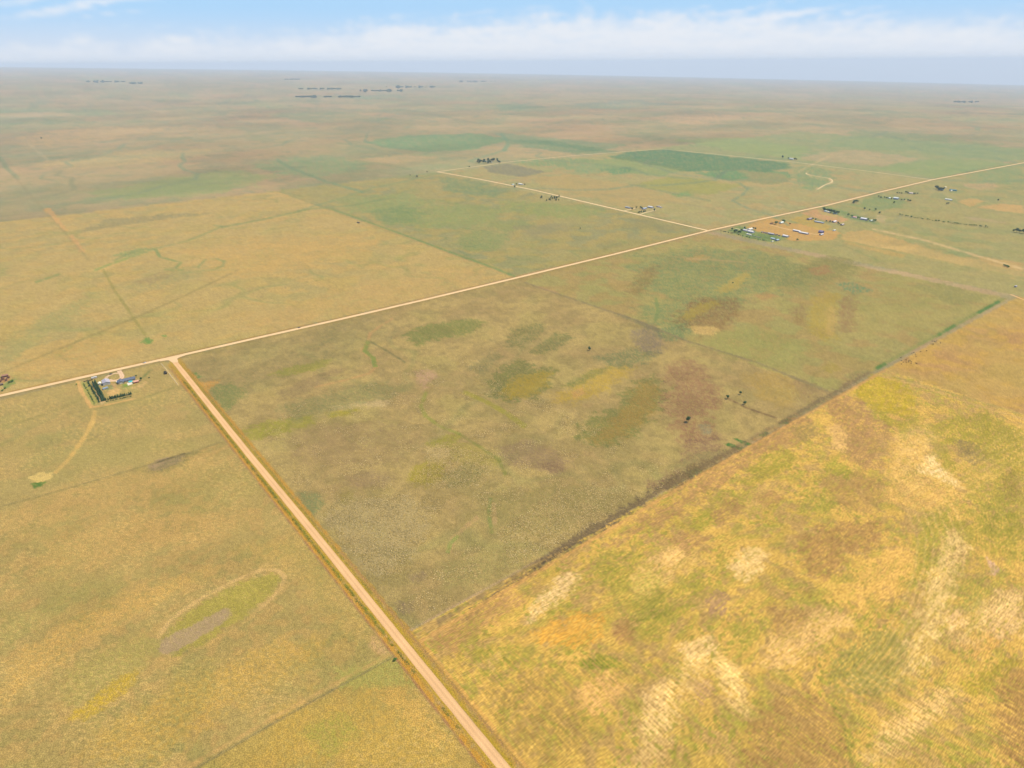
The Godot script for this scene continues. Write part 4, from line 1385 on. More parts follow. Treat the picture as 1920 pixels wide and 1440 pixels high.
func build_farmstead() -> void:
	var along := road_turn(160, 706, 322, 670)
	# main house: a long roof and a garage wing
	var hp := at(242, 713)
	var t := building("farm_house", "long grey roofed ranch house in the farmstead beside the turnaround drive", "house", hp, along, 9.5, 19.0, 2.9, 2.2, "b8b4b4", "66708c", "", 4)
	var s := begin()
	gable(s, 9.0, 11.0, 2.85, 2.1)
	var wg := part(t, "garage_wing", done(s), plain("a8a4a6", 0.7), Vector3(2.2, 0, 13.0), Vector3(0, PI / 2, 0))
	s = begin()
	roof_shape(s, 9.0, 11.0, 2.9, 2.1, 0.35)
	part(wg, "wing_roof", done(s), plain("6c7690", 0.85))
	part(wg, "garage_door", box(4.6, 2.3, 0.1), plain("e8e6e2", 0.5), Vector3(0, 1.15, 5.55))
	part(t, "chimney", box(0.8, 1.6, 0.8), plain("8a6a5c"), Vector3(0.6, 5.3, -4.0))
	structure("patio", sheet(run_of([238,718, 247,716, 249,720, 240,723]), "e9e2dc", 0.06, false), mats.gravel)
	# round pool behind the house
	var pool := thing("swimming_pool", "round above-ground pool of turquoise water on the patio behind the house", "pool", at(245, 716))
	var ring := begin()
	for i in 28:
		var a0 := TAU * i / 28.0
		var a1 := TAU * (i + 1) / 28.0
		var u := Vector3(cos(a0), 0, sin(a0))
		var w := Vector3(cos(a1), 0, sin(a1))
		var h := Vector3(0, 1.2, 0)
		quad(ring, u * 3.4, w * 3.4, w * 3.4 + h, u * 3.4 + h)
		quad(ring, u * 3.4 + h, w * 3.4 + h, w * 3.2 + h, u * 3.2 + h)
		quad(ring, u * 3.2 + h, w * 3.2 + h, w * 3.2, u * 3.2)
	part(pool, "rim", done(ring), plain("c8e4ea", 0.5))
	var wat := CylinderMesh.new()
	wat.top_radius = 3.19
	wat.bottom_radius = 3.19
	wat.height = 1.0
	wat.radial_segments = 28
	part(pool, "water", wat, plain("2ec4d8", 0.05, 0.5), Vector3(0, 0.5, 0))
	# outbuildings
	building("machine_shed", "large pale metal machine shed with a grey roof beside the evergreen windbreak", "barn", at(199.5, 719), along + PI / 2, 11.0, 15.5, 4.2, 2.0, "d8d6dc", "b8b4cc", "", 1, true)
	building("garden_shed", "narrow white shed between the windbreak and the large machine shed", "shed", at(187.5, 720.5), along + PI / 2, 4.2, 8.0, 2.6, 1.0, "eeeae4", "f4efe6", "", 1)
	building("stable", "small red walled stable with a pinkish roof behind the ranch house", "shed", at(255.5, 717), along, 6.5, 7.5, 2.6, 1.3, "b0604c", "d8a498", "", 1)
	building("pump_house", "tiny white pump house in the yard between shed and house", "shed", at(220, 717.5), along, 2.4, 2.6, 2.0, 0.7, "f4f0ee", "f0eeee", "", 1)
	building("loading_shelter", "dark low loafing shelter standing alone by the white rail fence", "shed", at(310.5, 700), road_turn(304, 690, 316, 708), 3.4, 9.5, 2.3, 0.5, "4a4238", "3c3832", "", 1)
	vehicle("travel_trailer", "white travel trailer parked by the road end of the windbreak", "trailer", at(177, 709.5), along, "e6e4f0", "trailer")
	vehicle("travel_trailer", "pale blue travel trailer parked behind the machine shed", "trailer", at(198, 729.5), along + 0.3, "a4b8d8", "trailer")
	vehicle("pickup_truck", "dark pickup truck parked before the garage of the ranch house", "truck", at(225.5, 711.5), along + 1.2, "3c3c46", "pickup")
	vehicle("parked_car", "grey car parked next to the dark pickup by the garage", "car", at(223, 714.5), along + 1.1, "8c8c96", "suv")
	vehicle("parked_car", "black car standing by the island of the turnaround drive", "car", at(208, 702), along, "2c2622", "suv")
	for i in 3:
		var fl := thing("flatbed_trailer", "rusty flatbed trailer in the row of machinery along the road ditch", "trailer", at(160 + i * 5.4, 715.2 - i * 1.2), along + 0.1 * (i - 1), "machinery along the ditch")
		part(fl, "deck", box(2.2, 0.22, 5.0), plain("5a3c34"), Vector3(0, 0.8, 0))
		part(fl, "rack", box(2.2, 0.9, 0.12), plain("4c3a34"), Vector3(0, 1.35, -2.4))
		for sx in [-1.0, 1.0]:
			for z in [0.5, 1.4]:
				part(fl, "wheel", wheel_mesh(0.38, 0.24), plain("24221f"), Vector3(sx * 0.95, 0.38, z), Vector3(0, 0, PI / 2))
	# the little place at the picture's left edge
	building("weathered_shed", "weathered brown shed by the road at the left edge of the plain", "shed", at(10, 706), along, 6.0, 9.0, 2.8, 1.4, "8a6450", "a07868", "", 1)
	building("weathered_shed", "small dark lean-to shed beside the road, next to green shrubs", "shed", at(3, 722), along, 4.0, 5.0, 2.4, 0.9, "6a5044", "7a6a60", "", 1)

# kind, pixel x, pixel y, width, length, wall height, rise, wall, roof, label
var far_buildings: Array = [
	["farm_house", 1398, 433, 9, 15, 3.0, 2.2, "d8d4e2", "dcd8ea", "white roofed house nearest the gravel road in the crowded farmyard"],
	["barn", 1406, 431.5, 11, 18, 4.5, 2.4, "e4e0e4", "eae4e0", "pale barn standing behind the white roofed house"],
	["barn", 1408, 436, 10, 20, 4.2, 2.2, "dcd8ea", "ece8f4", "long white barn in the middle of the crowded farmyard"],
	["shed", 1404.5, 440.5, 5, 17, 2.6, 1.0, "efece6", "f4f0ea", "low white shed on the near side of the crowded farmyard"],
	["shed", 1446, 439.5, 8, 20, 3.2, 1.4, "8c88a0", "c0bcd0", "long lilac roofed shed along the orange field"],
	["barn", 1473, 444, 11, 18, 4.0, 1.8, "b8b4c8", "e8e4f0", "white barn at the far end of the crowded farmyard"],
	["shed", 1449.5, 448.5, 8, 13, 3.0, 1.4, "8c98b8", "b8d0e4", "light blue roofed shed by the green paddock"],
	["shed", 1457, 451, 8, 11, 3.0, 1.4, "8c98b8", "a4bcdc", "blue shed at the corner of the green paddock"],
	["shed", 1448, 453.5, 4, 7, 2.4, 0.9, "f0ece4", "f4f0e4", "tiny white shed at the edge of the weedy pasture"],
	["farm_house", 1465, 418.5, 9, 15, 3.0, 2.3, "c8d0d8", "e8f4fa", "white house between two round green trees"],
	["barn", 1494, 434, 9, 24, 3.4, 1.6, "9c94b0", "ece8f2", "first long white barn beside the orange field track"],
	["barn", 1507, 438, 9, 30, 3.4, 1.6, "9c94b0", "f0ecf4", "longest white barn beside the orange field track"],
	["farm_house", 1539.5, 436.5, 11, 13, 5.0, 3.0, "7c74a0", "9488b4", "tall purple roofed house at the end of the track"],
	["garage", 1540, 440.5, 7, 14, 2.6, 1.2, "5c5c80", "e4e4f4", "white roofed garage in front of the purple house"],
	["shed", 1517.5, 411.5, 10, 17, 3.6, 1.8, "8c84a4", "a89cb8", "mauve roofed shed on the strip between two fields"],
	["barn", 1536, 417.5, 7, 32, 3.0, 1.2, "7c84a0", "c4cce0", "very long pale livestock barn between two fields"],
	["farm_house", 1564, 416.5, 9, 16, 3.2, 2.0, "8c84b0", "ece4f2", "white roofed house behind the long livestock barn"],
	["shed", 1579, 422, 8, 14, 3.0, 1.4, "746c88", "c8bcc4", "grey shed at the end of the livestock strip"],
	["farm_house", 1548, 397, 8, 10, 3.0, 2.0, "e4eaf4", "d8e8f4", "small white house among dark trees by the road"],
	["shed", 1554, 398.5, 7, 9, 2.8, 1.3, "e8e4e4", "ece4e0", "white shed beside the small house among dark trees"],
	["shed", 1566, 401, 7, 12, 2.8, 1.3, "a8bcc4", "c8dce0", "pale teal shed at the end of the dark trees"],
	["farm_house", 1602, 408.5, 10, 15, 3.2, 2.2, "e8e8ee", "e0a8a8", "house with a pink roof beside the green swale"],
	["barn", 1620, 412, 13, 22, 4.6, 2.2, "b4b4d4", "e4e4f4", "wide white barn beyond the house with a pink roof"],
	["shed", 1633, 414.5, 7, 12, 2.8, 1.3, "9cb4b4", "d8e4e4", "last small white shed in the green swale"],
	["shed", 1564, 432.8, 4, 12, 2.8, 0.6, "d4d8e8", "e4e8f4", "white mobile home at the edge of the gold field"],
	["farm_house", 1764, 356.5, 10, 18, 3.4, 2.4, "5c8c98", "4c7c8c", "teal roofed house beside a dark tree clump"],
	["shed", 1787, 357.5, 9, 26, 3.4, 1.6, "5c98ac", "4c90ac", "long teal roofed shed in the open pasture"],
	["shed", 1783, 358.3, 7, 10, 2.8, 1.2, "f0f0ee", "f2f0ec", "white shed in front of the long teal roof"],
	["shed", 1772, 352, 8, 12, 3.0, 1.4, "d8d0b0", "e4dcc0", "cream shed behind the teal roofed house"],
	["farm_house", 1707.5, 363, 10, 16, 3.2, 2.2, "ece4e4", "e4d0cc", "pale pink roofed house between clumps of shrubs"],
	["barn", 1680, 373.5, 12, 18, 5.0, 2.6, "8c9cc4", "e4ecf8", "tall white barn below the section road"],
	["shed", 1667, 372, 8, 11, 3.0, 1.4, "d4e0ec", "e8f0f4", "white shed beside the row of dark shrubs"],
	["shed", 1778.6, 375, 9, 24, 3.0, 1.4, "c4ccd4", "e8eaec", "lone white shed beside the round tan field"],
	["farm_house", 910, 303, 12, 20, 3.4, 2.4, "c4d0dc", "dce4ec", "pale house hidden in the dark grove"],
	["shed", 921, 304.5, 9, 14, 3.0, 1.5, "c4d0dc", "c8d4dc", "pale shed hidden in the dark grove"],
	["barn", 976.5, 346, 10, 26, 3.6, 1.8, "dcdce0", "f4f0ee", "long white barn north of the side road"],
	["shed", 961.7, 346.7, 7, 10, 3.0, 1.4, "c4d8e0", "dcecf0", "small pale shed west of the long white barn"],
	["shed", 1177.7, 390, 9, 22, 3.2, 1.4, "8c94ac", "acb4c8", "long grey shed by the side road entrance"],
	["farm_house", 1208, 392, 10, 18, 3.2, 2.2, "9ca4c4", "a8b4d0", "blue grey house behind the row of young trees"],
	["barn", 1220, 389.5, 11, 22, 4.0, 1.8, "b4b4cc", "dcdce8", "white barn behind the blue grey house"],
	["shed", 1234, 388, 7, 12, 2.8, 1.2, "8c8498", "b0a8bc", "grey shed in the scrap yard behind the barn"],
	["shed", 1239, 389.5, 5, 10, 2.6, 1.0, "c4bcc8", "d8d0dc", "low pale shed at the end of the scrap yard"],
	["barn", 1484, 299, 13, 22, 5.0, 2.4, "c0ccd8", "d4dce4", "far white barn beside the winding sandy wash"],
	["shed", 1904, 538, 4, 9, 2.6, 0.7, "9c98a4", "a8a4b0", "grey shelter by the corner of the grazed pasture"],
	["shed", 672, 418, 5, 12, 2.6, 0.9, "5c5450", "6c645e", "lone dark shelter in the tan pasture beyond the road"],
]

func build_far_farms() -> void:
	for b in far_buildings:
		var w := at(b[1], b[2])
		var turn := PI / 2 if int(b[1] * 7.0) % 3 != 0 else 0.0
		if b[4] > 19:
			turn = PI
		var kind: String = b[0]
		var cat := "house" if kind == "farm_house" else kind
		if kind == "shed":
			kind = "farm_shed"
		building(kind, b[9], cat, w, turn + 0.04 * sin(b[1] * 3.1), b[3], b[4], b[5], b[6], b[7], b[8], "", 3 if cat == "house" else 1)
	# rows of stored cars and trailers in the crowded farmyard
	for q in [[1411, 442.6], [1414, 443.4], [1417, 444.0], [1420, 444.7], [1423, 445.4], [1426, 446.0]]:
		vehicle("stored_car", "one of the old cars stored in a row beside the low white shed", "car", at(q[0], q[1]), 0.3 * sin(q[0]), ["5c5c74", "8c8ca0", "4c4450", "74707c", "94909c", "5c6478"][int(q[0]) % 6], "suv", "old cars in the crowded farmyard")
	for q in [[1429, 436.0], [1433, 436.8], [1437, 437.6], [1441, 438.6], [1456, 441.0], [1461, 442.4]]:
		vehicle("stored_trailer", "one of the trailers stored along the edge of the orange field", "trailer", at(q[0], q[1]), 0.25 * sin(q[0]) + PI / 2, ["54506c", "6c6884", "84809c", "5c5870"][int(q[0]) % 4], "trailer", "trailers along the orange field")

# ---------------------------------------------------------------- trees
var crowns := {}

func leaf_mass(sd: int, clumps: Array, leaves: int, leaf: float) -> ArrayMesh:
	# leaf-sized faces spread through several clumps; each clump: centre, radius, squash
	var r := RandomNumberGenerator.new()
	r.seed = sd
	var st := SurfaceTool.new()
	st.begin(Mesh.PRIMITIVE_TRIANGLES)
	for c in clumps:
		var n := int(leaves * c[1] * c[1])
		for i in n:
			var d := Vector3(r.randfn(), r.randfn(), r.randfn()).normalized()
			var rad: float = c[1] * pow(r.randf(), 0.38)
			var p: Vector3 = c[0] + Vector3(d.x, d.y * c[2], d.z) * rad
			var nrm := (d + Vector3(r.randfn(), r.randfn(), r.randfn()) * 0.45).normalized()
			var u := nrm.cross(Vector3(r.randfn(), r.randfn(), r.randfn())).normalized()
			var v := nrm.cross(u)
			var s := leaf * r.randf_range(0.6, 1.3)
			st.set_normal(nrm)
			var tone := r.randf_range(0.75, 1.25)
			st.set_color(Color(tone, tone, tone * r.randf_range(0.8, 1.0)))
			for q in [[-1.0, -0.6], [0.1, 1.0], [1.0, -0.3]]:
				st.set_normal(nrm)
				st.add_vertex(p + u * q[0] * s + v * q[1] * s)
	return st.commit()

func trunk_shape(h: float, r0: float, limbs: int, sd: int) -> ArrayMesh:
	var r := RandomNumberGenerator.new()
	r.seed = sd
	var st := begin()
	tube(st, Vector3(0, -0.02, 0), Vector3(0.02, h, 0.01), r0, r0 * 0.55, 7)
	for i in limbs:
		var a := TAU * i / limbs + r.randf() * 0.6
		var b := Vector3(0.02, h * r.randf_range(0.6, 0.98), 0.01)
		tube(st, b, b + Vector3(cos(a) * 0.2, 0.22, sin(a) * 0.2), r0 * 0.45, r0 * 0.15, 5)
	return done(st)

func tube(st: SurfaceTool, a: Vector3, b: Vector3, ra: float, rb: float, n: int) -> void:
	var d := (b - a).normalized()
	var u := d.cross(Vector3(0.31, 0.2, 0.93)).normalized()
	var v := d.cross(u)
	for i in n:
		var t0 := TAU * i / n
		var t1 := TAU * (i + 1) / n
		var e0 := u * cos(t0) + v * sin(t0)
		var e1 := u * cos(t1) + v * sin(t1)
		quad(st, a + e0 * ra, b + e0 * rb, b + e1 * rb, a + e1 * ra)
		tri(st, b + e0 * rb, b, b + e1 * rb)
		tri(st, a + e1 * ra, a, a + e0 * ra)

func leaf_material(hex: String) -> StandardMaterial3D:
	var m := StandardMaterial3D.new()
	m.albedo_color = Color(hex)
	m.vertex_color_use_as_albedo = true
	m.cull_mode = BaseMaterial3D.CULL_DISABLED
	m.roughness = 0.85
	m.metallic_specular = 0.15
	m.backlight_enabled = true
	m.backlight = Color(hex) * 0.35
	return m

func make_tree_kinds() -> void:
	# all of unit height; a tree is scaled to its size
	for k in 4:
		var r := RandomNumberGenerator.new()
		r.seed = 100 + k
		var cl: Array = [[Vector3(0, 0.62, 0), 0.34, 1.0]]
		for i in 6:
			var a := TAU * i / 6.0 + r.randf()
			cl.append([Vector3(cos(a) * r.randf_range(0.18, 0.32), r.randf_range(0.42, 0.82), sin(a) * r.randf_range(0.18, 0.32)), r.randf_range(0.13, 0.2), 0.85])
		crowns["round%d" % k] = [leaf_mass(200 + k, cl, 2600, 0.05), trunk_shape(0.5, 0.035, 4, 300 + k)]
	for k in 3:
		var r := RandomNumberGenerator.new()
		r.seed = 400 + k
		var cl: Array = []
		for i in 9:
			var h := 0.12 + 0.85 * i / 8.0
			var rad := 0.30 * (1.0 - h) + 0.045
			var a := r.randf() * TAU
			cl.append([Vector3(cos(a) * rad * 0.3, h, sin(a) * rad * 0.3), rad, 0.75])
		crowns["cone%d" % k] = [leaf_mass(500 + k, cl, 2600, 0.045), trunk_shape(0.85, 0.03, 0, 600 + k)]
	for k in 2:
		var r := RandomNumberGenerator.new()
		r.seed = 700 + k
		var cl: Array = []
		for i in 6:
			var a := TAU * i / 6.0 + r.randf()
			cl.append([Vector3(cos(a) * 0.35, r.randf_range(0.3, 0.7), sin(a) * 0.35), r.randf_range(0.25, 0.36), 0.9])
		crowns["bush%d" % k] = [leaf_mass(800 + k, cl, 700, 0.09), trunk_shape(0.35, 0.06, 5, 900 + k)]
	mats.leaf_dark = leaf_material("3c5a34")
	mats.leaf_mid = leaf_material("55743a")
	mats.leaf_cedar = leaf_material("3e5c3c")
	mats.leaf_rust = leaf_material("7a5444")
	mats.leaf_pale = leaf_material("7c9a4c")
	mats.bark = plain("7a6450", 0.95)

func tree(called: String, label: String, category: String, where: Vector3, kind: String, h: float, m: String, group := "") -> Node3D:
	var t := thing(called, label, category, where, rng.randf() * TAU, group)
	var s := rng.randf_range(0.88, 1.15)
	t.scale = Vector3(h * s, h, h * s)
	part(t, "crown", crowns[kind][0], mats[m])
	part(t, "trunk", crowns[kind][1], mats.bark)
	return t

func row_of(called: String, label: String, group: String, a: Vector2, b: Vector2, n: int, kind: String, h: float, m: String, jitter := 0.4, wild := 0.15, kinds := 3) -> void:
	var p := at(a.x, a.y)
	var q := at(b.x, b.y)
	for i in n:
		var w := p.lerp(q, (i + 0.5 + rng.randf_range(-jitter, jitter)) / n)
		w.x += rng.randf_range(-0.8, 0.8)
		w.z += rng.randf_range(-0.8, 0.8)
		w.y = ground_y(w.x, w.z)
		tree(called, label, "shrub" if kind == "bush" else "tree", w, kind + str(i % kinds), h * rng.randf_range(1.0 - wild, 1.0 + wild), m, group)

func scatter(called: String, label: String, group: String, spots: Array, kind: String, h: float, m: String, kinds := 4) -> void:
	for i in range(0, spots.size(), 2):
		tree(called, label, "shrub" if kind == "bush" else "tree", at(spots[i], spots[i + 1]), kind + str((i / 2) % kinds), h * rng.randf_range(0.95, 1.55), m, group)

func build_trees() -> void:
	make_tree_kinds()
	# the farmstead's windbreak: rows of evergreens and a hedge of young shrubs
	row_of("windbreak_shrub", "young green shrub in the outer single row of the farmstead windbreak", "outer windbreak row", Vector2(157, 720), Vector2(178, 758), 17, "bush", 2.0, "leaf_mid", 0.3, 0.3, 2)
	row_of("windbreak_tree", "evergreen in the first dense row of the farmstead windbreak", "first evergreen row", Vector2(165, 716.5), Vector2(188, 755.5), 18, "cone", 5.2, "leaf_cedar", 0.2, 0.2)
	row_of("windbreak_tree", "evergreen in the second dense row of the farmstead windbreak", "second evergreen row", Vector2(173, 717), Vector2(193.5, 753.5), 17, "cone", 5.8, "leaf_cedar", 0.2, 0.22)
	row_of("windbreak_tree", "evergreen in the inner dense row beside the white garden shed", "inner evergreen row", Vector2(178, 716), Vector2(196.5, 751.5), 16, "cone", 6.0, "leaf_cedar", 0.2, 0.22)
	row_of("windbreak_tree", "evergreen in the back row closing off the farmstead yard", "back evergreen row", Vector2(198, 750.5), Vector2(247, 739.5), 15, "cone", 5.6, "leaf_cedar", 0.25, 0.25)
	row_of("windbreak_shrub", "low evergreen shrub along the tan strip behind the farmstead yard", "back shrub row", Vector2(200, 753.5), Vector2(246, 743.5), 12, "bush", 1.8, "leaf_dark", 0.4, 0.3, 2)
	tree("yard_tree", "round dark tree beyond the red walled stable", "tree", at(265, 713.5), "round1", 6.8, "leaf_dark")
	tree("yard_tree", "small round tree at the gable end of the ranch house", "tree", at(255.5, 707), "round0", 4.6, "leaf_dark")
	tree("yard_shrub", "lone dark shrub past the last tree of the farmstead", "shrub", at(280, 709), "bush0", 2.4, "leaf_dark")
	tree("yard_shrub", "green shrub at the outer corner of the farmstead by the road", "shrub", at(144, 721), "bush1", 2.2, "leaf_pale")
	scatter("roadside_shrub", "reddish shrub beside the weathered sheds", "reddish shrubs by the weathered sheds", [6,712, 16,709, 12,714, 2,716], "bush", 3.4, "leaf_rust", 2)
	scatter("roadside_shrub", "green shrub beside the weathered sheds", "green shrubs by the weathered sheds", [18,718, 23,716, 10,729, 5,733], "bush", 3.0, "leaf_mid", 2)
	# trees standing alone in the weedy pasture
	tree("lone_tree", "largest lone tree, on the reddish bare ground of the weedy pasture", "tree", at(1290, 791), "round2", 10.5, "leaf_dark")
	tree("lone_tree", "lone dark tree in the upper middle of the weedy pasture", "tree", at(1105, 657), "round3", 7.4, "leaf_dark")
	tree("lone_tree", "small green tree at the end of the gully in the weedy pasture", "tree", at(1364, 747.5), "round0", 7.0, "leaf_dark")
	tree("lone_tree", "small tree farther from the gully, of the three near it", "tree", at(1388, 739.5), "round1", 6.5, "leaf_dark")
	tree("lone_tree", "small tree of the three beside the gully, on its near bank", "tree", at(1396, 758), "round2", 6.2, "leaf_dark")
	tree("lone_shrub", "single small shrub in the yellow patch of the far weedy pasture", "shrub", at(1374, 531), "bush0", 3.0, "leaf_dark")
	tree("lone_shrub", "dark shrub by the fence corner of the near road and tan pasture", "shrub", at(741, 1238), "bush1", 2.6, "leaf_mid")
	tree("lone_tree", "single tree in the green pasture between the gravel roads", "tree", at(1088, 430), "round3", 6.5, "leaf_dark")
	tree("lone_tree", "far lone dark tree on the tan plain", "tree", at(78, 261), "round1", 16.0, "leaf_dark")
	scatter("lone_tree", "dark tree in the pasture before the far corner of the side road", "trees before the far road corner", [769,330, 782,333, 801,323.5], "round", 8.0, "leaf_dark")
	tree("roadside_tree", "dark tree on the far gravel road, short of the grove", "tree", at(880, 314), "round2", 9.0, "leaf_dark")
	# the grove by the far road
	var grove: Array = []
	for i in 30:
		grove.append_array([rng.randf_range(895, 941), rng.randf_range(301.5, 307.5)])
	scatter("grove_tree", "dark tree of the dense grove beside the far gravel road", "dense grove by the far road", grove, "round", 11.0, "leaf_dark")
	# scattered trees below the side road
	var loose: Array = []
	for i in 18:
		loose.append_array([rng.randf_range(1006, 1050), rng.randf_range(369.5, 377)])
	scatter("scattered_tree", "one of the small trees scattered below the side road", "trees scattered below the side road", loose, "cone", 7.0, "leaf_dark", 3)
	tree("roadside_tree", "big dark tree touching the side road beside the scattered trees", "tree", at(1044, 373), "round0", 12.0, "leaf_dark")
	scatter("yard_tree", "small tree beside the long white barn north of the side road", "trees by the long white barn", [968,347.5, 984,347.5, 965,352], "round", 7.0, "leaf_dark")
	scatter("yard_tree", "dark tree round the blue grey house", "trees round the blue grey house", [1193,391, 1201,390.5, 1203,392, 1226.6,396.5, 1185,394], "round", 8.0, "leaf_dark")
	row_of("yard_tree", "young tree in the row before the blue grey house", "young trees before the blue grey house", Vector2(1195, 399), Vector2(1212, 396.5), 7, "cone", 6.5, "leaf_dark", 0.3, 0.2)
	# farms along the section road
	scatter("yard_tree", "round green tree beside the white house in the orange field", "trees by the white house in the orange field", [1456,420, 1454,421, 1467.5,416.5, 1470,417.5], "round", 9.0, "leaf_mid")
	scatter("yard_shrub", "reddish shrub on the drive to the white house", "reddish shrubs on the drive", [1445,420.5, 1448,420, 1481,420.5], "bush", 4.5, "leaf_rust", 2)
	scatter("yard_tree", "tree at the road end of the crowded farmyard", "trees in the crowded farmyard", [1372.5,432, 1379,434.5, 1381,435.5, 1384,438, 1387,438.5, 1377,436, 1390,434, 1396,430.5, 1416,431.5, 1412,430.5], "round", 7.5, "leaf_dark")
	row_of("yard_shrub", "shrub in the line along the crowded farmyard fence", "shrubs along the crowded farmyard", Vector2(1350, 433), Vector2(1374, 438), 9, "bush", 3.2, "leaf_dark", 0.4, 0.3, 2)
	row_of("yard_shrub", "shrub in the dark hedge on the near side of the crowded farmyard", "hedge of the crowded farmyard", Vector2(1384, 441), Vector2(1440, 453), 14, "bush", 3.0, "leaf_mid", 0.4, 0.3, 2)
	tree("yard_shrub", "dark green thicket in the open past the crowded farmyard", "shrub", at(1495, 450.5), "bush0", 5.5, "leaf_mid")
	var dark: Array = []
	for i in 13:
		dark.append_array([lerpf(1543, 1572, i / 12.0) + rng.randf_range(-1, 1), lerpf(394.5, 402, i / 12.0) + rng.randf_range(-1.5, 1.5)])
	scatter("yard_tree", "dark tree in the clump round the small white house", "dark clump by the section road", dark, "round", 9.0, "leaf_dark")
	scatter("yard_tree", "dark tree along the road, before the green swale", "trees before the green swale", [1602,380.5, 1605,380, 1608,379, 1600,382], "round", 9.0, "leaf_dark")
	scatter("yard_tree", "tree among the sheds in the green swale", "trees in the green swale", [1597,408, 1608,410, 1612,411, 1627,414, 1638,415.5, 1590,405, 1641,416], "round", 7.0, "leaf_mid")
	scatter("yard_tree", "small tree on the livestock strip between two fields", "trees on the livestock strip", [1524,412, 1529,413.5, 1549,416, 1556,417.5, 1571,420, 1573,421], "round", 6.0, "leaf_dark")
	scatter("lone_tree", "dark tree in the pale ground beyond the green swale", "trees beyond the green swale", [1620.5,393.5, 1630,394.5, 1641.5,394.5, 1648.5,401], "round", 7.0, "leaf_dark")
	scatter("yard_tree", "dark tree in the clump by the teal roofed house", "clump by the teal roofed house", [1755,354.5, 1757,355.5, 1760,357, 1763,357.8, 1767,357.4], "round", 12.0, "leaf_dark")
	scatter("yard_tree", "shrubby tree beside the pale pink roofed house", "shrubs by the pale pink roofed house", [1698,362.5, 1701,362.5, 1703,363, 1713,365, 1716,364.5, 1720,364.5, 1690,364, 1686,363.5, 1682,363.5], "round", 7.0, "leaf_dark")
	scatter("yard_tree", "tree in the row by the tall white barn", "trees by the tall white barn", [1647,370, 1650,371.5, 1652,372, 1658,372, 1662,373, 1671,374, 1690,376, 1695,376.5, 1702,378, 1706,378.5, 1676,382], "round", 7.0, "leaf_dark")
	scatter("lone_tree", "dark tree in the pasture below the lone white shed", "trees below the lone white shed", [1775,383.5, 1778,383], "round", 8.0, "leaf_dark")
	tree("lone_tree", "single distant tree in the grey pasture past the round tan field", "tree", at(1871, 377), "round1", 9.0, "leaf_dark")
	# the long sparse hedgerow
	for i in 46:
		var f := i / 45.0
		if sin(i * 2.3) < -0.75:
			continue
		tree("hedgerow_tree", "small dark tree in the long sparse hedgerow across the green pastures", "tree", at(lerpf(1687, 1851, f) + rng.randf_range(-1.2, 1.2), lerpf(404, 427, f) + 1.8 * sin(f * PI) + rng.randf_range(-0.5, 0.5)), "round" + str(i % 4), rng.randf_range(3.5, 8.0), "leaf_mid", "long sparse hedgerow")
	scatter("edge_tree", "large dark tree in the short row beyond the end of the hedgerow", "short row past the hedgerow", [1900,435, 1906,435.5, 1911,436.5, 1918,437.5], "round", 10.0, "leaf_dark")
	scatter("pasture_shrub", "grey green shrub on the sandy wash above the grazed pasture", "shrubs on the sandy wash", [1883,499, 1887,500, 1890,501.5], "bush", 5.0, "leaf_mid", 2)
	scatter("yard_tree", "dark tree beside the far white barn", "trees by the far white barn", [1478,298.5, 1490,300.5, 1493,300.5, 1467,297], "round", 11.0, "leaf_dark")
	build_far_woods()

func build_far_woods() -> void:
	# dark belts of woodland many kilometres off
	var belts := [
		[1350,150,90,2.5, "dark belt of woodland on the far plain, off to the right"],
		[715,170.5,40,3.0, "nearest dark wood of the far pair on the plain"],
		[770,163.5,46,2.6, "long dark wood behind the nearest far wood"],
		[615,182,60,1.8, "thin broken wood on the plain before the far pair"],
		[600,167,40,1.2, "thin line of trees on the far plain, left of the far pair"],
		[895,153,34,1.6, "far blue wood close to the horizon"],
		[200,153.5,38,1.8, "blue wood near the horizon over the tan plain"],
		[255,156.5,12,1.4, "short blue wood beside the longer one near the horizon"],
		[548,149,14,0.9, "faint blue line of trees just under the horizon"],
		[1812,191.5,24,1.2, "thin blue line of trees over the right-hand plain"],
	]
	var first := true
	for b in belts:
		if first:
			first = false
			continue
		var c := at(b[0], b[1])
		var o := MultiMeshInstance3D.new()
		o.name = numbered("far_wood")
		o.set_meta("kind", "stuff")
		o.set_meta("label", b[4])
		o.set_meta("category", "wood")
		var mm := MultiMesh.new()
		mm.transform_format = MultiMesh.TRANSFORM_3D
		mm.mesh = crowns["round1"][0]
		var n := 420
		mm.instance_count = n
		for i in n:
			var u := rng.randf_range(-1, 1)
			for tries in 6:
				if na.get_noise_2d(u * 2.6 + b[0], 9.0) > -0.45:
					break
				u = rng.randf_range(-1, 1)
			var v := rng.randf_range(-1, 1) * sqrt(1.0 - u * u * 0.8)
			v *= 0.6 + 0.9 * na.get_noise_2d(u * 4.0 + b[0], 3.0)
			var w := at(b[0] + u * b[2], b[1] + v * b[3])
			var s := rng.randf_range(14.0, 26.0)
			mm.set_instance_transform(i, Transform3D(Basis(Vector3.UP, rng.randf() * TAU).scaled(Vector3(s * 1.5, s, s * 1.5)), w - c - Vector3(0, s * 0.2, 0)))
		o.multimesh = mm
		o.material_override = mats.leaf_dark
		o.position = c
		add_child(o)

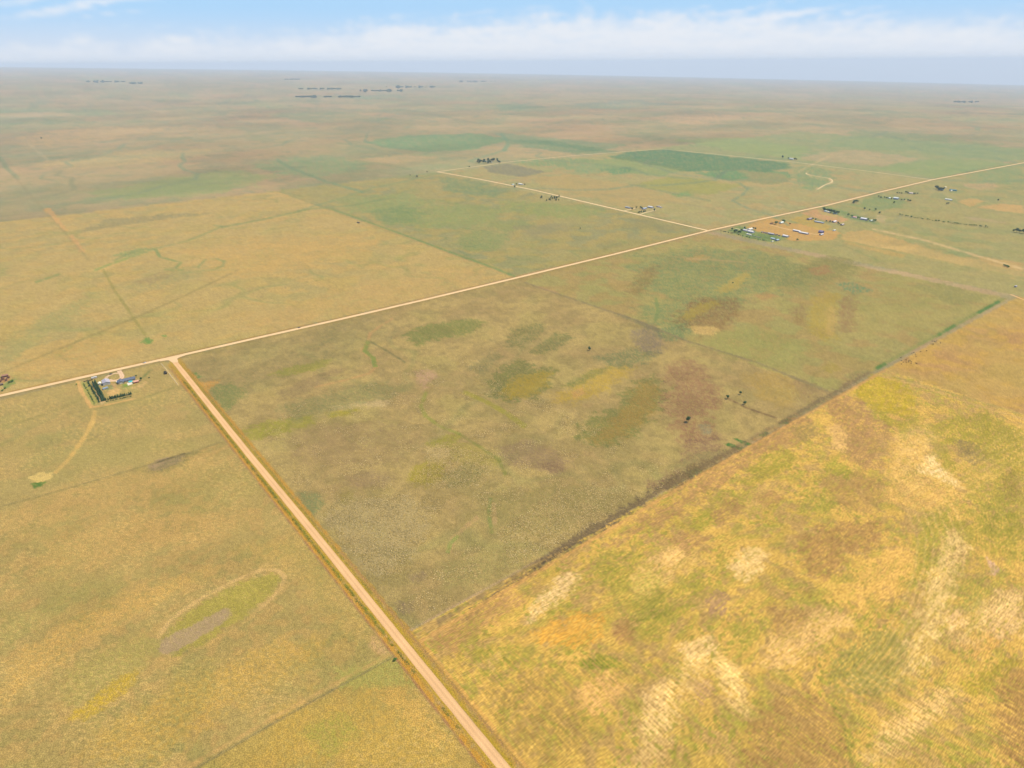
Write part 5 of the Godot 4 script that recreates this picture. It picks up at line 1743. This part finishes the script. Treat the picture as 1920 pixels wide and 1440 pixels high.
# ---------------------------------------------------------------- cattle and traffic
func cow_mesh(grazing: bool) -> ArrayMesh:
	# one skin: deep trunk, neck, head and four jointed legs; nose towards -z
	var st := SurfaceTool.new()
	st.begin(Mesh.PRIMITIVE_TRIANGLES)
	st.set_smooth_group(0)
	var hd := 0.45 if grazing else 1.35
	var spine := [
		[Vector3(0, 1.12, 1.08), 0.10, 0.10], [Vector3(0, 1.10, 1.0), 0.26, 0.26], [Vector3(0, 1.06, 0.7), 0.36, 0.38],
		[Vector3(0, 1.0, 0.2), 0.40, 0.42], [Vector3(0, 1.0, -0.35), 0.38, 0.44], [Vector3(0, 1.06, -0.75), 0.30, 0.40],
		[Vector3(0, lerpf(1.1, hd, 0.35), -1.05), 0.19, 0.28], [Vector3(0, lerpf(1.1, hd, 0.85), -1.3), 0.15, 0.20],
		[Vector3(0, hd + 0.02, -1.42), 0.14, 0.17], [Vector3(0, hd - 0.10, -1.62), 0.09, 0.11], [Vector3(0, hd - 0.14, -1.68), 0.05, 0.06]]
	var n := 10
	for i in spine.size() - 1:
		for k in n:
			var a0 := TAU * k / n
			var a1 := TAU * (k + 1) / n
			var p: Array = spine[i]
			var q: Array = spine[i + 1]
			quad(st, p[0] + Vector3(cos(a0) * p[1], sin(a0) * p[2], 0), p[0] + Vector3(cos(a1) * p[1], sin(a1) * p[2], 0), q[0] + Vector3(cos(a1) * q[1], sin(a1) * q[2], 0), q[0] + Vector3(cos(a0) * q[1], sin(a0) * q[2], 0))
	for s in [-1.0, 1.0]:
		# hind leg: stifle forward, hock back; fore leg nearly straight
		tube(st, Vector3(0.22 * s, 0.95, 0.82), Vector3(0.23 * s, 0.72, 0.66), 0.17, 0.11, 7)
		tube(st, Vector3(0.23 * s, 0.74, 0.66), Vector3(0.22 * s, 0.46, 0.92), 0.11, 0.07, 7)
		tube(st, Vector3(0.22 * s, 0.47, 0.92), Vector3(0.22 * s, 0.0, 0.86), 0.065, 0.06, 7)
		tube(st, Vector3(0.2 * s, 0.85, -0.62), Vector3(0.2 * s, 0.42, -0.64), 0.13, 0.075, 7)
		tube(st, Vector3(0.2 * s, 0.43, -0.64), Vector3(0.2 * s, 0.0, -0.6), 0.07, 0.06, 7)
		tube(st, Vector3(0.12 * s, hd + 0.1, -1.38), Vector3(0.3 * s, hd + 0.12, -1.34), 0.04, 0.05, 5)
	tube(st, Vector3(0, 1.28, 1.1), Vector3(0, 0.6, 1.22), 0.035, 0.03, 5)
	st.generate_normals()
	return st.commit()

func build_animals_and_vehicles() -> void:
	var grazing := cow_mesh(true)
	var standing := cow_mesh(false)
	# crop of the photograph at 1640,600 enlarged twelve times
	var upper := [1292,478, 1340,484, 1362,494, 1388,472, 1290,545, 1322,545, 1478,520]
	var lower := [832,750, 878,735, 910,775, 928,822, 1032,716, 1165,698, 590,846, 600,918, 602,992, 640,952, 705,905, 725,876, 712,952, 757,916, 757,945, 770,946, 818,944, 820,978, 790,912]
	for g in [[upper, "dark brown cow of the herd grazing on trampled ground farther along the fence", "farther herd of cattle"], [lower, "dark brown cow of the herd grazing by the corner of the stubble field", "nearer herd of cattle"]]:
		var a: Array = g[0]
		for i in range(0, a.size(), 2):
			var w := at(1640 + a[i] / 12.0, 600 + a[i + 1] / 12.0 + 0.4)
			var t := thing("cow", g[1], "cow", w, rng.randf() * TAU, g[2])
			t.scale = Vector3.ONE * rng.randf_range(0.95, 1.12)
			part(t, "body", grazing if rng.randf() < 0.7 else standing, plain(["2a1610", "1e100c", "38201a"][i / 2 % 3], 0.8))
	var big := at(1640 + 935 / 12.0, 600 + 985 / 12.0)
	var bull := thing("bull", "largest dark animal at the near edge of the herd by the stubble field", "bull", big, 0.4)
	bull.scale = Vector3(1.35, 1.3, 1.35)
	part(bull, "body", standing, plain("2c1a18", 0.8))
	vehicle("pickup_truck", "dark blue pickup driving on the section road above the weedy pasture", "truck", at(561, 614.5), road_turn(480, 634, 640, 598), "30364c", "pickup")
	vehicle("pickup_truck", "white pickup driving on the section road between farmstead and junction", "truck", at(271, 680.5), road_turn(160, 706, 322, 670), "e8e6f2", "pickup")

# ---------------------------------------------------------------- weeds
func tuft_mesh(sd: int, blades: int, wide: float) -> ArrayMesh:
	var r := RandomNumberGenerator.new()
	r.seed = sd
	var st := SurfaceTool.new()
	st.begin(Mesh.PRIMITIVE_TRIANGLES)
	for i in blades:
		var a := TAU * i / blades + r.randf()
		var o := Vector3(cos(a), 0, sin(a))
		var s := Vector3(-o.z, 0, o.x)
		var tip := o * wide * r.randf_range(0.5, 1.0) + Vector3(0, r.randf_range(0.5, 1.0), 0)
		var n := (Vector3.UP + o * 0.6).normalized()
		for p in [o * 0.05 - s * 0.22, tip, o * 0.05 + s * 0.22]:
			st.set_normal(n)
			st.add_vertex(p)
	return st.commit()

func weeds(called: String, label: String, category: String, mesh: Mesh, spots: PackedVector3Array, hexes: Array, low: float, high: float) -> void:
	var o := MultiMeshInstance3D.new()
	o.name = numbered(called)
	o.set_meta("kind", "stuff")
	o.set_meta("label", label)
	o.set_meta("category", category)
	var mm := MultiMesh.new()
	mm.transform_format = MultiMesh.TRANSFORM_3D
	mm.use_colors = true
	mm.mesh = mesh
	mm.instance_count = spots.size()
	var cols: Array = []
	for h in hexes:
		cols.append(alb(h))
	for i in spots.size():
		var s := rng.randf_range(low, high)
		mm.set_instance_transform(i, Transform3D(Basis(Vector3.UP, rng.randf() * TAU).scaled(Vector3(s, s * 0.7, s)), spots[i]))
		var c: Color = cols[rng.randi() % cols.size()]
		var t := rng.randf_range(0.8, 1.2)
		mm.set_instance_color(i, Color(c.r * t, c.g * t, c.b * t))
	o.multimesh = mm
	var m := StandardMaterial3D.new()
	m.vertex_color_use_as_albedo = true
	m.roughness = 1.0
	m.metallic_specular = 0.0
	m.cull_mode = BaseMaterial3D.CULL_DISABLED
	o.material_override = m
	add_child(o)

func build_weeds() -> void:
	var tuft := tuft_mesh(5, 7, 0.8)
	# weeds come up along the drilled rows of the stubble
	var spots := PackedVector3Array()
	var pale := PackedVector3Array()
	while spots.size() < 40000:
		var x := rng.randf_range(18.0, 760.0)
		var z := rng.randf_range(866.0, 1320.0)
		if x > 250.0 and rng.randf() < (x - 250.0) / 700.0:
			continue
		var g := nb.get_noise_2d(x / 46.0 + 3.0, z / 30.0)
		if g + rng.randf_range(-0.25, 0.35) < 0.0:
			continue
		if (z - 860.0) > (x - 12.0) * 0.95:
			x = roundf(x / 1.9) * 1.9 + rng.randf_range(-0.25, 0.25)
		else:
			z = roundf(z / 1.9) * 1.9 + rng.randf_range(-0.25, 0.25)
		spots.append(on_ground(x, z))
	weeds("weed_cover", "green and brown weeds standing in the rows of the stubble field", "weeds", tuft, spots, ["98923e", "a08a44", "8a8238", "a8904a"], 0.3, 0.65)
	# pale bunch grass and dark tufts of the weedy pasture
	# they stand thickest in three speckled stretches
	var thick: Array = [run_of([600,962, 650,930, 760,925, 815,955, 800,1015, 765,1050, 722,1088, 690,1066, 640,1016]), run_of([795,838, 835,828, 930,858, 908,910, 840,918, 770,905, 800,870]), run_of([930,1000, 1010,940, 1130,900, 1180,930, 1090,1010, 960,1060])]
	for i in 120000:
		var x := rng.randf_range(16.0, 430.0)
		var z := rng.randf_range(330.0, 838.0)
		var keep := nb.get_noise_2d(x / 70.0 + 20.0, z / 70.0) - 0.55
		for poly in thick:
			if Geometry2D.is_point_in_polygon(Vector2(x, z), poly):
				keep = 0.22 + 0.5 * nb.get_noise_2d(x / 30.0, z / 30.0)
		if keep + rng.randf_range(-0.4, 0.4) < 0.0:
			continue
		pale.append(on_ground(x, z))
	weeds("bunch_grass", "pale and dark bunch grass speckling the weedy pasture beside the gravel road", "grass", tuft, pale, ["dcc698", "e4d0a4", "948452", "807a48", "cdb47c", "d6bc86"], 0.5, 1.05)
	# weeds in the ditches of the near road
	var ditch := PackedVector3Array()
	for i in 5200:
		var z := rng.randf_range(110.0, 1230.0)
		var side := rng.randf() < 0.9
		var keep := na.get_noise_2d(z / 11.0, 4.0 if side else 40.0) + 0.6 * na.get_noise_2d(z / 60.0, 8.0) + rng.randf_range(-0.15, 0.15)
		if keep < 0.3:
			continue
		ditch.append(on_ground((-8.6 if side else 7.4) + rng.randfn() * 0.8, z))
	weeds("ditch_weeds", "green and yellow weeds growing in the ditches of the near gravel road", "weeds", tuft, ditch, ["6c7630", "7e8434", "968f38", "5c6a2c"], 0.45, 0.95)
	var gold := PackedVector3Array()
	for i in 14000:
		var z := rng.randf_range(40.0, 1230.0)
		var side := 1.0 if rng.randf() < 0.5 else -1.0
		gold.append(on_ground(side * rng.randf_range(5.2, 12.0), z))
	weeds("verge_grass", "tawny and yellow grass on the verges of the near gravel road", "grass", tuft, gold, ["d2ae54", "caa84a", "bca846", "d4a64e"], 0.3, 0.7)
